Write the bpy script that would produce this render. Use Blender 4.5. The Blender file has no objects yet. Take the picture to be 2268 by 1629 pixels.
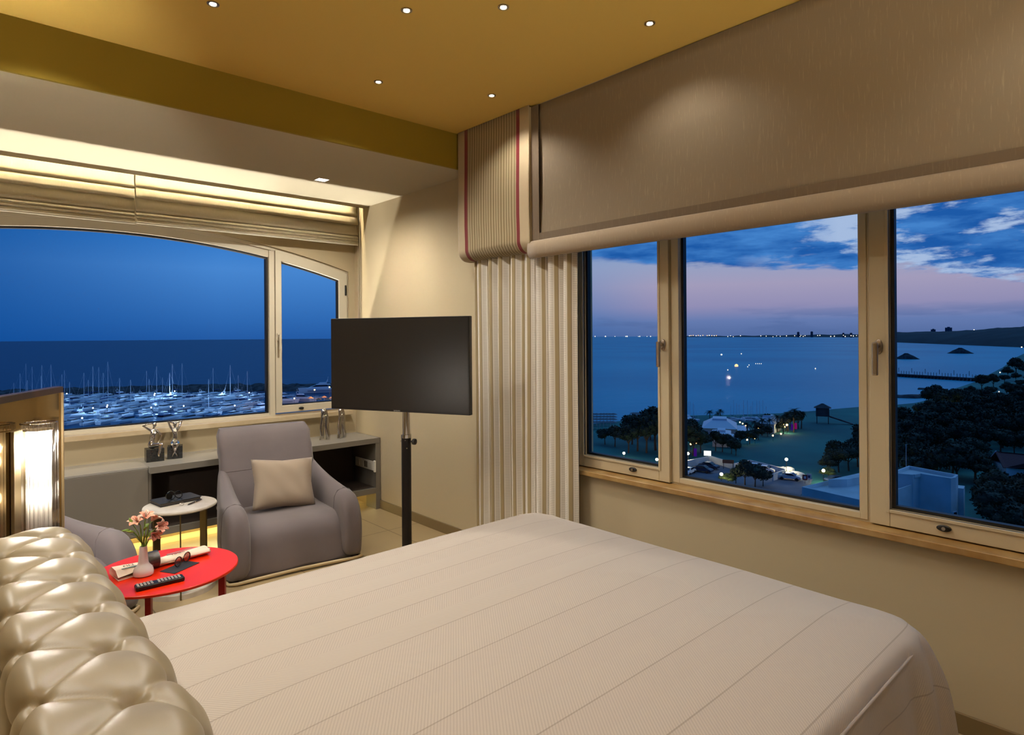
import bpy, bmesh, math, random
from mathutils import Vector, Matrix, noise
PI = math.pi
SC = bpy.context.scene
C = SC.collection
random.seed(7)

# ------------------------------------------------------------------ camera
EYE = 1.6; FOC = 1383.0; YAW = math.radians(42.29); ROLL = .0068
cam_d = bpy.data.cameras.new('camera'); cam = bpy.data.objects.new('camera', cam_d); C.objects.link(cam)
cam_d.sensor_width = 36.0; cam_d.lens = 36.0 * FOC / 2268; cam_d.shift_y = -(814.5 - 743.4) / 2268
cam_d.clip_start = .05; cam_d.clip_end = 40000
F = Vector((math.sin(YAW), math.cos(YAW), 0)); R0 = Vector((math.cos(YAW), -math.sin(YAW), 0)); U0 = Vector((0, 0, 1))
RR = R0 * math.cos(ROLL) - U0 * math.sin(ROLL) * -1 * -1
RR = (R0 * math.cos(ROLL) - U0 * math.sin(ROLL)).normalized(); UU = (U0 * math.cos(ROLL) + R0 * math.sin(ROLL)).normalized()
M = Matrix((RR, UU, -F)).transposed().to_4x4(); M.translation = (0, 0, EYE)
cam.matrix_world = M
SC.camera = cam

# ------------------------------------------------------------------ render look
SC.view_settings.view_transform = 'Standard'; SC.view_settings.look = 'None'
SC.view_settings.exposure = 0.0; SC.view_settings.gamma = 1.0; SC.view_settings.use_curve_mapping = False
SC.render.engine = 'CYCLES'
SC.cycles.use_denoising = True; SC.cycles.use_adaptive_sampling = True; SC.cycles.adaptive_threshold = .03
try: SC.cycles.denoiser = 'OPENIMAGEDENOISE'
except Exception: pass
SC.cycles.max_bounces = 8; SC.cycles.diffuse_bounces = 4; SC.cycles.glossy_bounces = 4
SC.cycles.transparent_max_bounces = 16; SC.cycles.transmission_bounces = 6
SC.cycles.sample_clamp_indirect = 4.0; SC.cycles.caustics_reflective = False; SC.cycles.caustics_refractive = False

def L1(c): c /= 255.0; return c / 12.92 if c <= .04045 else ((c + .055) / 1.055) ** 2.4
def S(r, g, b): return (L1(r), L1(g), L1(b), 1)

# ------------------------------------------------------------------ node helper
class NT:
    def __init__(s, tree): s.t = tree; s.n = tree.nodes; s.l = tree.links
    def a(s, kind, **kw):
        n = s.n.new(kind)
        for k, v in kw.items():
            if k.startswith('i_'):
                k = k[2:]; k = int(k) if k.isdigit() else k
                s.put(n, k, v)
            else: setattr(n, k, v)
        return n
    def put(s, n, k, v):
        inp = n.inputs[k]
        if isinstance(v, bpy.types.NodeSocket): s.l.new(v, inp)
        elif isinstance(v, bpy.types.Node): s.l.new(v.outputs[0], inp)
        else: inp.default_value = v
    def m(s, op, a, b=None, c=None, clamp=False):
        n = s.a('ShaderNodeMath', operation=op); n.use_clamp = clamp
        for i, v in enumerate((a, b, c)):
            if v is not None: s.put(n, i, v)
        return n.outputs[0]
    def mix(s, f, a, b):
        n = s.a('ShaderNodeMix', data_type='RGBA'); s.put(n, 0, f); s.put(n, 6, a); s.put(n, 7, b); return n.outputs[2]
    def ramp(s, f, stops, interp='LINEAR'):
        n = s.a('ShaderNodeValToRGB'); s.put(n, 0, f); cr = n.color_ramp; cr.interpolation = interp
        while len(cr.elements) < len(stops): cr.elements.new(.5)
        for e, (p, c) in zip(cr.elements, stops): e.position = p; e.color = c if len(c) == 4 else (*c, 1)
        return n.outputs[0]
    def rng(s, v, a, b, c=0., d=1., smooth=False):
        n = s.a('ShaderNodeMapRange'); n.interpolation_type = 'SMOOTHSTEP' if smooth else 'LINEAR'
        for i, x in enumerate((v, a, b, c, d)): s.put(n, i, x)
        return n.outputs[0]
    def noise(s, vec, scale, detail=3, rough=.5, out=0):
        n = s.a('ShaderNodeTexNoise'); n.inputs['Scale'].default_value = scale; n.inputs['Detail'].default_value = detail
        n.inputs['Roughness'].default_value = rough
        if vec is not None: s.put(n, 'Vector', vec)
        return n.outputs[out]

# ------------------------------------------------------------------ dusk sky (west to the right, night to the left)
W = bpy.data.worlds.new('dusk_sky'); SC.world = W; W.use_nodes = True
w = NT(W.node_tree); w.n.clear()
tc = w.a('ShaderNodeTexCoord'); sx = w.a('ShaderNodeSeparateXYZ', i_0=tc.outputs['Generated'])
az = w.m('ARCTAN2', sx.outputs[0], sx.outputs[1]); el = sx.outputs[2]
left = w.ramp(w.m('MULTIPLY', el, 4.0), [(0, S(38, 94, 168)), (.12, S(50, 110, 184)), (.4, S(74, 138, 212)), (.62, S(44, 120, 202)), (1, S(24, 84, 160))])
left = w.mix(w.rng(az, .05, .3), w.mix(.65, left, S(2, 74, 150)), left)
right = w.ramp(w.m('MULTIPLY', el, 4.0), [(0, S(88, 112, 164)), (.08, S(104, 126, 178)), (.17, S(150, 146, 184)), (.30, S(168, 160, 190)), (.46, S(150, 166, 200)), (.7, S(120, 150, 205))])
right = w.mix(w.rng(az, .97, .8), right, w.ramp(w.m('MULTIPLY', el, 4.0), [(0, S(60, 104, 168)), (.15, S(88, 128, 184)), (.42, S(140, 160, 200)), (.6, S(120, 155, 205))]))
cv = w.a('ShaderNodeCombineXYZ', i_0=w.m('MULTIPLY', az, 3.2), i_1=w.m('MULTIPLY', el, 15.0), i_2=w.m('MULTIPLY', az, .5))
n1 = w.noise(cv, 1.3, 7, .58); n2 = w.noise(cv, 3.1, 6, .6)
edge = w.m('ADD', w.m('SUBTRACT', el, w.rng(az, .85, 1.35, .122, .066)), w.m('MULTIPLY', w.m('SUBTRACT', n1, .5), w.rng(az, .8, 1.4, .06, .26)))
cl = w.rng(edge, -.004, .012, smooth=True)
cc = w.mix(w.rng(n2, .38, .64), S(30, 92, 170), S(70, 134, 206))
cv2 = w.a('ShaderNodeCombineXYZ', i_0=w.m('MULTIPLY', az, 7.0), i_1=w.m('MULTIPLY', el, 26.0), i_2=3.3)
n3 = w.noise(cv2, 1.1, 8, .6)
cc = w.mix(w.m('MULTIPLY', w.rng(n3, .50, .60, smooth=True), w.rng(az, 1.08, 1.22)), cc, S(170, 192, 226))
low = w.rng(w.noise(w.a('ShaderNodeCombineXYZ', i_0=w.m('MULTIPLY', az, 6.), i_1=w.m('MULTIPLY', el, 40.0)), 1.2, 5, .55), .5, .62, smooth=True)
low = w.m('MULTIPLY', low, w.rng(el, .05, .018, 0, .5, smooth=True))
rs = w.mix(low, w.mix(cl, right, cc), S(84, 108, 160))
sky = w.mix(w.rng(az, .52, .8, smooth=True), left, rs)
sky = w.mix(w.rng(az, 1.55, 1.8), sky, S(60, 110, 185))
sky = w.mix(w.rng(el, .26, .5), sky, S(92, 150, 212))
sky = w.mix(w.rng(az, 0.0, -.35), sky, S(24, 70, 140))
bgk = w.a('ShaderNodeBackground', i_0=sky, i_1=1.0)
w.l.new(bgk.outputs[0], w.a('ShaderNodeOutputWorld').inputs[0])

# ------------------------------------------------------------------ tags and objects
def tag(o, label=None, cat=None, group=None, kind=None):
    if label: o['label'] = label
    if cat: o['category'] = cat
    if group: o['group'] = group
    if kind: o['kind'] = kind
    return o
def thing(name, label, cat, loc=(0, 0, 0), rotz=0, group=None, kind=None):
    o = bpy.data.objects.new(name, None); C.objects.link(o); o.empty_display_size = .1
    o.location = loc; o.rotation_euler = (0, 0, rotz)
    return tag(o, label, cat, group, kind)
def obj(name, bm, mat, parent=None, smooth=False, bevel=0, sub=0, auto=None):
    me = bpy.data.meshes.new(name)
    bmesh.ops.recalc_face_normals(bm, faces=bm.faces[:])
    bm.to_mesh(me); bm.free()
    for m_ in (mat if isinstance(mat, (list, tuple)) else [mat]): me.materials.append(m_)
    o = bpy.data.objects.new(name, me); C.objects.link(o)
    if parent: o.parent = parent
    if smooth:
        for p in me.polygons: p.use_smooth = True
    if auto:
        me.set_sharp_from_angle(angle=math.radians(auto))
    if bevel:
        b = o.modifiers.new('bevel', 'BEVEL'); b.width = bevel; b.segments = 3; b.limit_method = 'ANGLE'
    if sub:
        s_ = o.modifiers.new('sub', 'SUBSURF'); s_.levels = sub; s_.render_levels = sub
    return o
def copy_tree(o, parent=None, **props):
    c = o.copy(); C.objects.link(c); c.parent = parent
    for k in list(o.children): copy_tree(k, c)
    for k, v in props.items(): c[k] = v
    return c
def NB(): return bmesh.new()
def box(bm, x0, x1, y0, y1, z0, z1, mat=None, mi=0):
    vs = [bm.verts.new(p) for p in ((x0, y0, z0), (x1, y0, z0), (x1, y1, z0), (x0, y1, z0), (x0, y0, z1), (x1, y0, z1), (x1, y1, z1), (x0, y1, z1))]
    if mat is not None:
        for v in vs: v.co = mat @ v.co
    for f in ((3, 2, 1, 0), (4, 5, 6, 7), (0, 1, 5, 4), (1, 2, 6, 5), (2, 3, 7, 6), (3, 0, 4, 7)):
        fc = bm.faces.new([vs[i] for i in f]); fc.material_index = mi
    return bm
def bxo(name, x0, x1, y0, y1, z0, z1, m, parent=None, bevel=0, mat=None):
    return obj(name, box(NB(), x0, x1, y0, y1, z0, z1, mat), m, parent, bevel=bevel)
def rings(bm, rs, close=True, cap=True, mi=0):
    prev = None; first = None
    for r in rs:
        cur = [bm.verts.new(p) for p in r]
        if prev:
            n = len(cur)
            for i in range(n if close else n - 1):
                f = bm.faces.new((prev[i], prev[(i + 1) % n], cur[(i + 1) % n], cur[i])); f.material_index = mi
        else: first = cur
        prev = cur
    if cap and close:
        f = bm.faces.new(list(reversed(first))); f.material_index = mi
        f = bm.faces.new(prev); f.material_index = mi
    return bm
def lathe(bm, prof, c=(0, 0, 0), seg=32, mat=None, sx_=1, sy_=1, cap=True):
    rs = []
    for r, z in prof:
        ring = [Vector((c[0] + r * sx_ * math.cos(2 * PI * i / seg), c[1] + r * sy_ * math.sin(2 * PI * i / seg), c[2] + z)) for i in range(seg)]
        if mat is not None: ring = [mat @ p for p in ring]
        rs.append(ring)
    return rings(bm, rs, cap=cap)
def tube(bm, pts, r, seg=8, cap=True, closed=False):
    pts = [Vector(p) for p in pts]; n = len(pts); rs = []
    up = Vector((0, 0, 1)); prevn = None
    for i, p in enumerate(pts):
        if closed: t = pts[(i + 1) % n] - pts[i - 1]
        else: t = pts[min(i + 1, n - 1)] - pts[max(i - 1, 0)]
        t.normalize()
        if prevn is None:
            a = up if abs(t.z) < .9 else Vector((1, 0, 0)); nn = t.cross(a).normalized()
        else: nn = (prevn - t * prevn.dot(t)).normalized()
        prevn = nn; bb = t.cross(nn)
        rad = r[i] if isinstance(r, (list, tuple)) else r
        rs.append([p + (nn * math.cos(2 * PI * k / seg) + bb * math.sin(2 * PI * k / seg)) * rad for k in range(seg)])
    if closed: rs.append(rs[0]); return rings(bm, rs, cap=False)
    return rings(bm, rs, cap=cap)
def ball(bm, c, r, mat=None, u=16, v=10, s=(1, 1, 1)):
    m_ = Matrix.Translation(c) @ Matrix.Diagonal((r * s[0], r * s[1], r * s[2], 1))
    if mat is not None: m_ = mat @ m_
    bmesh.ops.create_uvsphere(bm, u_segments=u, v_segments=v, radius=1, matrix=m_); return bm
def arc(n, a0, a1): return [a0 + (a1 - a0) * i / (n - 1) for i in range(n)]
def RZ(a): return Matrix.Rotation(a, 4, 'Z')
def TR(x, y, z): return Matrix.Translation((x, y, z))

# ------------------------------------------------------------------ materials
def mat(name, col, rough=.6, metal=0, bump=None, var=None, spec=None, sheen=0, coat=0, trans=0, coord='Object'):
    """bump = (scale, strength, distance); var = (scale, other colour, detail)"""
    m_ = bpy.data.materials.new(name); m_.use_nodes = True
    t = NT(m_.node_tree); b = t.n['Principled BSDF']; b.inputs['Roughness'].default_value = rough; b.inputs['Metallic'].default_value = metal
    if spec is not None: b.inputs['Specular IOR Level'].default_value = spec
    if sheen: b.inputs['Sheen Weight'].default_value = sheen
    if coat: b.inputs['Coat Weight'].default_value = coat; b.inputs['Coat Roughness'].default_value = .1
    if trans: b.inputs['Transmission Weight'].default_value = trans
    co = t.a('ShaderNodeTexCoord').outputs[coord]
    base = col
    if var:
        base = t.mix(t.rng(t.noise(co, var[0], var[2] if len(var) > 2 else 4), .35, .65), col, var[1])
    t.put(b, 'Base Color', base)
    if bump:
        bn = t.a('ShaderNodeBump', i_Strength=bump[1], i_Distance=bump[2]); t.put(bn, 'Height', t.noise(co, bump[0], 4)); t.put(b, 'Normal', bn)
    m_['nt'] = 0
    return m_
def emis(name, col, st):
    m_ = bpy.data.materials.new(name); m_.use_nodes = True; t = NT(m_.node_tree); t.n.clear()
    e = t.a('ShaderNodeEmission', i_0=col, i_1=st); t.l.new(e.outputs[0], t.a('ShaderNodeOutputMaterial').inputs[0]); return m_
def see_through(name, tint, refl, rough=.02):
    m_ = bpy.data.materials.new(name); m_.use_nodes = True; t = NT(m_.node_tree); t.n.clear()
    tr = t.a('ShaderNodeBsdfTransparent', i_0=tint); g = t.a('ShaderNodeBsdfGlossy', i_0=(1, 1, 1, 1), i_1=rough)
    f = t.a('ShaderNodeLayerWeight', i_0=.25)
    mx = t.a('ShaderNodeMixShader', i_0=t.m('MULTIPLY', f.outputs[0], refl, clamp=True), i_1=tr, i_2=g)
    t.l.new(mx.outputs[0], t.a('ShaderNodeOutputMaterial').inputs[0]); return m_

def edit(m_): t = NT(m_.node_tree); return t, t.n['Principled BSDF']
M_wall = mat('cream_paint', S(196, 180, 146), .75, bump=(60, .06, .004))
M_beam = mat('shaded_golden_paint', S(146, 122, 24), .8, bump=(50, .05, .004))  # ceiling paint darkened, the step face's shade put into the colour
M_ceil = mat('golden_paint', S(226, 188, 93), .8, bump=(50, .05, .004))
M_frame = mat('cream_lacquer', S(200, 184, 150), .4, bump=(20, .02, .002))
M_white = mat('white_frame', S(214, 204, 180), .35, bump=(20, .02, .002))
M_gasket = mat('black_rubber', S(10, 10, 12), .5)
M_stone = mat('honey_marble', S(178, 146, 92), .35, var=(9, S(150, 112, 58), 8), bump=(30, .03, .002))
M_stone2 = mat('pale_marble', S(205, 188, 155), .35, var=(7, S(190, 168, 132), 8))
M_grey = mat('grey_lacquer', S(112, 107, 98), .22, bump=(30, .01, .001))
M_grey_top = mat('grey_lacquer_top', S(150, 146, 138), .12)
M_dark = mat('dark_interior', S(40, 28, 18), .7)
M_black = mat('black_plastic', S(14, 13, 13), .35)
M_blackm = mat('black_steel', S(20, 17, 16), .4, metal=.3)
M_chrome = mat('chrome', S(205, 202, 198), .08, metal=1)
M_silver = mat('silver_cast', S(200, 196, 190), .12, metal=1, bump=(45, .25, .004))
M_nickel = mat('satin_nickel', S(170, 158, 140), .3, metal=1)
M_block = mat('black_stone', S(26, 27, 26), .25, var=(60, S(40, 42, 42)))
M_red = mat('red_enamel', S(228, 44, 4), .32, bump=(40, .015, .001))
M_redleg = mat('red_steel', S(150, 10, 10), .4)
M_fab = mat('taupe_slipcover', S(110, 101, 102), .85, bump=(380, .2, .002), sheen=.25, var=(3, S(101, 93, 95)))
M_hem = mat('cream_piping', S(190, 170, 130), .8)
M_cush = mat('oatmeal_cushion', S(158, 142, 124), .85, bump=(420, .25, .002), sheen=.2)
M_marble = mat('white_marble', S(208, 200, 186), .3, var=(10, S(186, 176, 160), 6))
M_bronze = mat('bronze_bar', S(96, 78, 44), .4, metal=.6)
M_leather = mat('cream_leather', S(162, 147, 115), .40, bump=(260, .06, .0015), var=(4, S(154, 140, 108)), spec=.7)
M_wood = mat('dark_walnut', S(52, 28, 12), .35, var=(14, S(30, 15, 7), 8))
M_gold = mat('champagne_metal', S(220, 196, 150), .3, metal=.7)
M_mirror = mat('bronze_mirror', S(168, 142, 96), .06, metal=1)
M_tan = mat('champagne_plate', S(176, 158, 124), .35, metal=.35)
M_paper = mat('salmon_newsprint', S(240, 216, 190), .9, bump=(40, .1, .002))
M_ink = mat('printing_ink', S(40, 40, 40), .9)
M_teal = mat('teal_ink', S(120, 160, 160), .9)
M_ceram = mat('white_ceramic', S(232, 224, 214), .2, coat=.4)
M_screen = mat('screen_glass', S(18, 14, 13), .34, spec=.6)
M_key = mat('grey_key', S(190, 186, 180), .5)
M_petal = mat('salmon_petal', S(244, 150, 124), .5, var=(60, S(250, 190, 160)), spec=.3)
M_petal_pale = mat('cream_petal', S(250, 214, 190), .5, spec=.3)
M_stem = mat('green_stem', S(96, 130, 44), .5, var=(30, S(140, 166, 70)))
M_stamen = mat('dark_stamen', S(70, 30, 20), .6)
M_socket = mat('white_socket', S(226, 222, 210), .4)
M_bulb = emis('warm_bulb', S(255, 244, 225), 26)
M_sqlens = emis('square_lens', S(255, 244, 226), 6)
M_down = emis('downlight_lens', S(255, 238, 210), 40)
M_glass = see_through('window_glass', (.96, .97, .98, 1), .10)
M_crystal = see_through('crystal_glass', (.94, .93, .91, 1), .55, .08)
M_frost = bpy.data.materials.new('frosted_diffuser'); M_frost.use_nodes = True
t, b = edit(M_frost); b.inputs['Base Color'].default_value = S(250, 246, 240); b.inputs['Roughness'].default_value = .5; b.inputs['Transmission Weight'].default_value = .0
tl = t.a('ShaderNodeBsdfTranslucent', i_0=S(252, 246, 236)); mx0 = t.a('ShaderNodeMixShader', i_0=.7, i_1=b.outputs[0], i_2=tl)
mx = t.a('ShaderNodeMixShader', i_0=.32, i_1=mx0, i_2=t.a('ShaderNodeBsdfTransparent'))
t.l.new(mx.outputs[0], t.n['Material Output'].inputs[0])

# floor tiles
M_floor = mat('beige_tile', S(176, 156, 118), .3, coat=.15)
t, b = edit(M_floor); co = t.a('ShaderNodeTexCoord').outputs['Object']
br = t.a('ShaderNodeTexBrick', offset=0.0); br.inputs['Scale'].default_value = 1.0; br.inputs['Brick Width'].default_value = .9; br.inputs['Row Height'].default_value = .9
br.inputs['Mortar Size'].default_value = .004; t.put(br, 'Vector', co); t.put(br, 'Color1', S(178, 158, 120)); t.put(br, 'Color2', S(170, 150, 112)); t.put(br, 'Mortar', S(104, 88, 60))
t.put(b, 'Base Color', t.mix(t.m('MULTIPLY', t.noise(co, 3, 6), .35), br.outputs[0], S(140, 118, 82)))
M_base = mat('taupe_tile', S(122, 104, 72), .4)

# linen for the big blind: fine slubs running down the cloth
def linen(name, c1, c2, k=1.0, tl_=0.0):
    m_ = mat(name, c1, .85, sheen=.15); t, b = edit(m_)
    co = t.a('ShaderNodeTexCoord').outputs['Object']
    mp = t.a('ShaderNodeMapping', i_0=co); mp.inputs['Scale'].default_value = (60, 60, 5)
    n_ = t.noise(mp.outputs[0], 2.4, 3, .6)
    mp2 = t.a('ShaderNodeMapping', i_0=co); mp2.inputs['Scale'].default_value = (160, 160, 160)
    n2 = t.noise(mp2.outputs[0], 3, 2)
    c = t.mix(t.rng(n_, .56, .75), c1, c2); c = t.mix(t.m('MULTIPLY', n2, .25), c, (c1[0] * .7, c1[1] * .7, c1[2] * .7, 1))
    t.put(b, 'Base Color', c)
    bn = t.a('ShaderNodeBump', i_Strength=.15 * k, i_Distance=.002, i_Height=n_); t.put(b, 'Normal', bn)
    if tl_:
        q = t.a('ShaderNodeBsdfTranslucent'); t.put(q, 0, c)
        mx = t.a('ShaderNodeMixShader', i_0=tl_, i_1=b.outputs[0], i_2=q.outputs[0]); t.l.new(mx.outputs[0], t.n['Material Output'].inputs[0])
    return m_
M_linen = linen('taupe_linen', S(138, 122, 98), S(158, 140, 112))
M_linen2 = linen('taupe_linen_lit', S(166, 148, 124), S(182, 163, 135))  # lighter copy for the lower fold, its lit look put into the colour
M_sheer = linen('cream_sheer_linen', S(222, 208, 172), S(232, 220, 188), .6, .40)

# ------------------------------------------------------------------ ROOM SHELL
WX = 3.0; LY = 5.6; CZ = 3.10; BY = 3.70; BZ = 2.84; PY = 5.43
XL, YB = -3.2, -2.6
def arch_in(x): return 2.43 - .078 * (x - .974) ** 2
def arch_out(x): return 2.522 - .075 * (x - .974) ** 2
AX0, AX1 = -1.0, 2.935
def struct(o, label, cat='wall'): return tag(o, label, cat, kind='structure')
struct(bxo('floor', XL, WX + .2, YB, LY + .2, -.1, 0, M_floor), 'beige large format tiled bedroom floor', 'floor')
bm = NB(); box(bm, XL, WX + .2, YB, BY, CZ, CZ + .1); struct(obj('ceiling', bm, M_ceil), 'golden painted ceiling dotted with small downlights', 'ceiling')
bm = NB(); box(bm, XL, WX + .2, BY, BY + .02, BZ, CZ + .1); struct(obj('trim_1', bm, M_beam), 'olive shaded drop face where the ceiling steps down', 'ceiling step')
bm = NB(); box(bm, XL, WX + .2, BY + .021, PY, BZ, BZ + .06); box(bm, XL, WX + .2, PY - .02, PY, BZ + .061, CZ + .1)
box(bm, XL, WX + .2, PY + .001, LY + .2, CZ - .02, CZ + .1)
struct(obj('trim_2', bm, mat('pale_soffit_paint', S(190, 177, 148), .8, bump=(50, .05, .004))), 'lower soffit in front of the arched window with its blind pocket', 'soffit')
# left wall, arched opening cut out
bm = NB()
n = 40; xs = [AX0 + (AX1 - AX0) * i / n for i in range(n + 1)]
def wall_strip(bm, pts_lo, pts_hi, y0, y1):
    for i in range(len(pts_lo) - 1):
        (xa, za), (xb, zb) = pts_lo[i], pts_lo[i + 1]; (xc, zc), (xd, zd) = pts_hi[i], pts_hi[i + 1]
        v = [bm.verts.new(p) for p in ((xa, y0, za), (xb, y0, zb), (xd, y0, zd), (xc, y0, zc), (xa, y1, za), (xb, y1, zb), (xd, y1, zd), (xc, y1, zc))]
        for f in ((0, 1, 2, 3), (7, 6, 5, 4), (0, 4, 5, 1), (2, 6, 7, 3)): bm.faces.new([v[k] for k in f])
wall_strip(bm, [(x, arch_out(x)) for x in xs], [(x, CZ) for x in xs], LY, LY + .2)
box(bm, XL, AX0, LY, LY + .2, 0, CZ); box(bm, AX1, WX + .2, LY, LY + .2, 0, CZ); box(bm, AX0, AX1, LY, LY + .2, 0, .885)
bmesh.ops.remove_doubles(bm, verts=bm.verts[:], dist=1e-5)
struct(obj('wall_left', bm, M_wall), 'cream wall around the arched marina window')
RY0, RY1, RZ0, RZ1 = -.75, 2.72, .755, 2.6
bm = NB(); box(bm, WX, WX + .2, RY1, LY, 0, CZ); box(bm, WX, WX + .2, YB, RY0, 0, CZ); box(bm, WX, WX + .2, RY0, RY1, 0, RZ0 - .03); box(bm, WX, WX + .2, RY0, RY1, RZ1, CZ)
struct(obj('wall_right', bm, M_wall), 'cream wall under and beside the three-pane bay window')
struct(bxo('wall_back', XL, WX + .2, YB - .1, YB, -.1, CZ + .1, M_wall), 'cream wall behind the viewer')
struct(bxo('wall_near', XL - .1, XL, YB - .1, LY + .2, -.1, CZ + .1, M_wall), 'cream wall behind the headboard')
struct(bxo('baseboard_right', WX - .014, WX, YB, LY, 0, .08, M_base, bevel=.002), 'taupe tile baseboard along the right wall', 'baseboard')
struct(bxo('baseboard_left', XL, WX - .016, LY - .014, LY, 0, .08, M_base, bevel=.002), 'taupe tile baseboard under the console', 'baseboard')

# ---- arched window
w1 = thing('window_1', 'arched cream window overlooking the marina', 'window', (0, LY, 0), kind='structure')
def arch_frame(bm, x0, x1, zb, fo, fi_x0, fi_x1, fi_zb, fi, y0, y1, n=30):
    """flat ring between an outer outline and an inner outline, extruded in depth"""
    outer = [(x0, zb)] + [(x0 + (x1 - x0) * i / n, fo(x0 + (x1 - x0) * i / n)) for i in range(n + 1)] + [(x1, zb)]
    inner = [(fi_x0, fi_zb)] + [(fi_x0 + (fi_x1 - fi_x0) * i / n, fi(fi_x0 + (fi_x1 - fi_x0) * i / n)) for i in range(n + 1)] + [(fi_x1, fi_zb)]
    k = len(outer)
    A = [[bm.verts.new((p[0], y, p[1])) for p in o_] for o_ in (outer, inner) for y in (y0, y1)]
    oa, ob, ia, ib = A
    for i in range(k):
        j = (i + 1) % k
        for q in ((oa[i], oa[j], ia[j], ia[i]), (ib[i], ib[j], ob[j], ob[i]), (ob[i], ob[j], oa[j], oa[i]), (ia[i], ia[j], ib[j], ib[i])): bm.faces.new(q)
gl_y0, gl_y1 = -.2, 2.165
def f_mid(x): return arch_out(x) - .004
bm = NB(); arch_frame(bm, AX0, AX1, .886, arch_out, AX0 + .03, AX1 - .03, .9, lambda x: arch_out(x) - .03, .02, .12)
box(bm, 2.165, 2.212, .02, .12, .9, arch_out(2.19) - .03); box(bm, -.262, -.215, .02, .12, .9, arch_out(-.24) - .03)
obj('frame', bm, M_white, w1)
bm = NB(); arch_frame(bm, -.215, 2.178, .887, lambda x: arch_out(x) - .028, -.20, 2.163, .915, arch_in, .035, .10)
obj('fixed_frame', bm, M_white, w1, bevel=.003)
def sash(x0, x1, gx0, gx1, hx, mir):
    sa = thing('sash', None, None); sa.parent = w1
    bm = NB(); arch_frame(bm, x0, x1, .912, lambda x: arch_out(x) - .022, gx0, gx1, .975, arch_in_s, .0, .075); obj('sash_frame', bm, M_white, sa, bevel=.004)
    bm = NB(); arch_frame(bm, gx0 - .001, gx1 + .001, .974, lambda x: arch_in_s(x) + .001, gx0 + .012, gx1 - .012, .984, lambda x: arch_in_s(x) - .012, .03, .06); obj('gasket', bm, M_gasket, sa)
    bm = NB(); wall_strip(bm, [(gx0 + (gx1 - gx0) * i / 12, .976) for i in range(13)], [(gx0 + (gx1 - gx0) * i / 12, arch_in_s(gx0 + (gx1 - gx0) * i / 12)) for i in range(13)], .042, .044)
    bmesh.ops.remove_doubles(bm, verts=bm.verts[:], dist=1e-5); obj('pane', bm, M_glass, sa)
    h = thing('handle', None, None); h.parent = sa; h.location = (hx, 0, 1.6)
    bm = NB(); box(bm, -.014, .014, -.012, 0, -.035, .035); obj('rose', bm, M_white, h, bevel=.006)
    bm = NB(); box(bm, -.008, .008, -.05, -.012, .0, .02); box(bm, -.009, .009, -.052, -.036, -.115, .02); obj('lever', bm, M_white, h, bevel=.004)
    return sa
def arch_in_s(x): return arch_in(x) - .012
s1 = sash(2.214, 2.92, 2.27, 2.838, 2.236, 1)
bm = NB(); lathe(bm, [(.012, 0), (.012, .012), (.008, .016)], (0, 0, 0), 20, TR(2.445, 0, .94) @ Matrix.Rotation(PI / 2, 4, 'X') @ Matrix.Diagonal((1.9, 1, 1, 1))); obj('lock', bm, M_black, s1, smooth=True, auto=40)
bxo('hinge', 2.893, 2.907, -.014, .004, 2.0, 2.1, M_gasket, s1, bevel=.003)
s2 = sash(-.98, -.264, -.89, -.32, -.29, -1)
bm = NB(); arch_frame(bm, -.201, 2.164, .914, lambda x: arch_in(x) + .001, -.185, 2.146, .926, lambda x: arch_in(x) - .016, .05, .09); obj('gasket', bm, M_gasket, w1)
bm = NB(); wall_strip(bm, [(-.2 + 2.364 * i / 24, .916) for i in range(25)], [(-.2 + 2.364 * i / 24, arch_in(-.2 + 2.364 * i / 24)) for i in range(25)], .068, .07)
bmesh.ops.remove_doubles(bm, verts=bm.verts[:], dist=1e-5); obj('pane', bm, M_glass, w1)
struct(bxo('trim_3', -1.1, 2.93, LY - .08, LY + .1, .846, .886, M_stone2, bevel=.004), 'pale marble window sill of the arched window', 'window sill')

# ---- three part window in the right wall
w2 = thing('window_2', 'wide three-pane window with a view over the bay', 'window', (WX, 0, 0), kind='structure')
def rframe(bm, y0, y1, z0, z1, t0, t1, tb, tt, x0, x1):
    box(bm, x0, x1, y0, y0 + t0, z0, z1); box(bm, x0, x1, y1 - t1, y1, z0, z1); box(bm, x0, x1, y0 + t0, y1 - t1, z0, z0 + tb); box(bm, x0, x1, y0 + t0, y1 - t1, z1 - tt, z1)
bm = NB(); box(bm, .06, .14, RY0, RY1, RZ0 - .03, .775); box(bm, .06, .14, RY0, RY1, 2.5, RZ1)
for a, b_ in ((2.70, RY1), (1.975, 2.018), (.985, 1.035), (RY0, RY0 + .04)): box(bm, .06, .14, a, b_, .775, 2.5)
obj('frame', bm, M_frame, w2)
bm = NB(); rframe(bm, 1.0, 2.012, .762, 2.52, .030, .045, .028, .05, .055, .11); obj('fixed_frame', bm, M_frame, w2, bevel=.002)
def gask(y0, y1, z0, z1, parent, x=.07):
    bm = NB(); rframe(bm, y0, y1, z0, z1, .016, .016, .014, .014, x, x + .03); obj('gasket', bm, M_gasket, parent)
    bxo('pane', x + .012, x + .014, y0 + .002, y1 - .002, z0 + .002, z1 - .002, M_glass, parent)
gask(1.028, 1.968, .789, 2.47, w2, .085)
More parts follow.
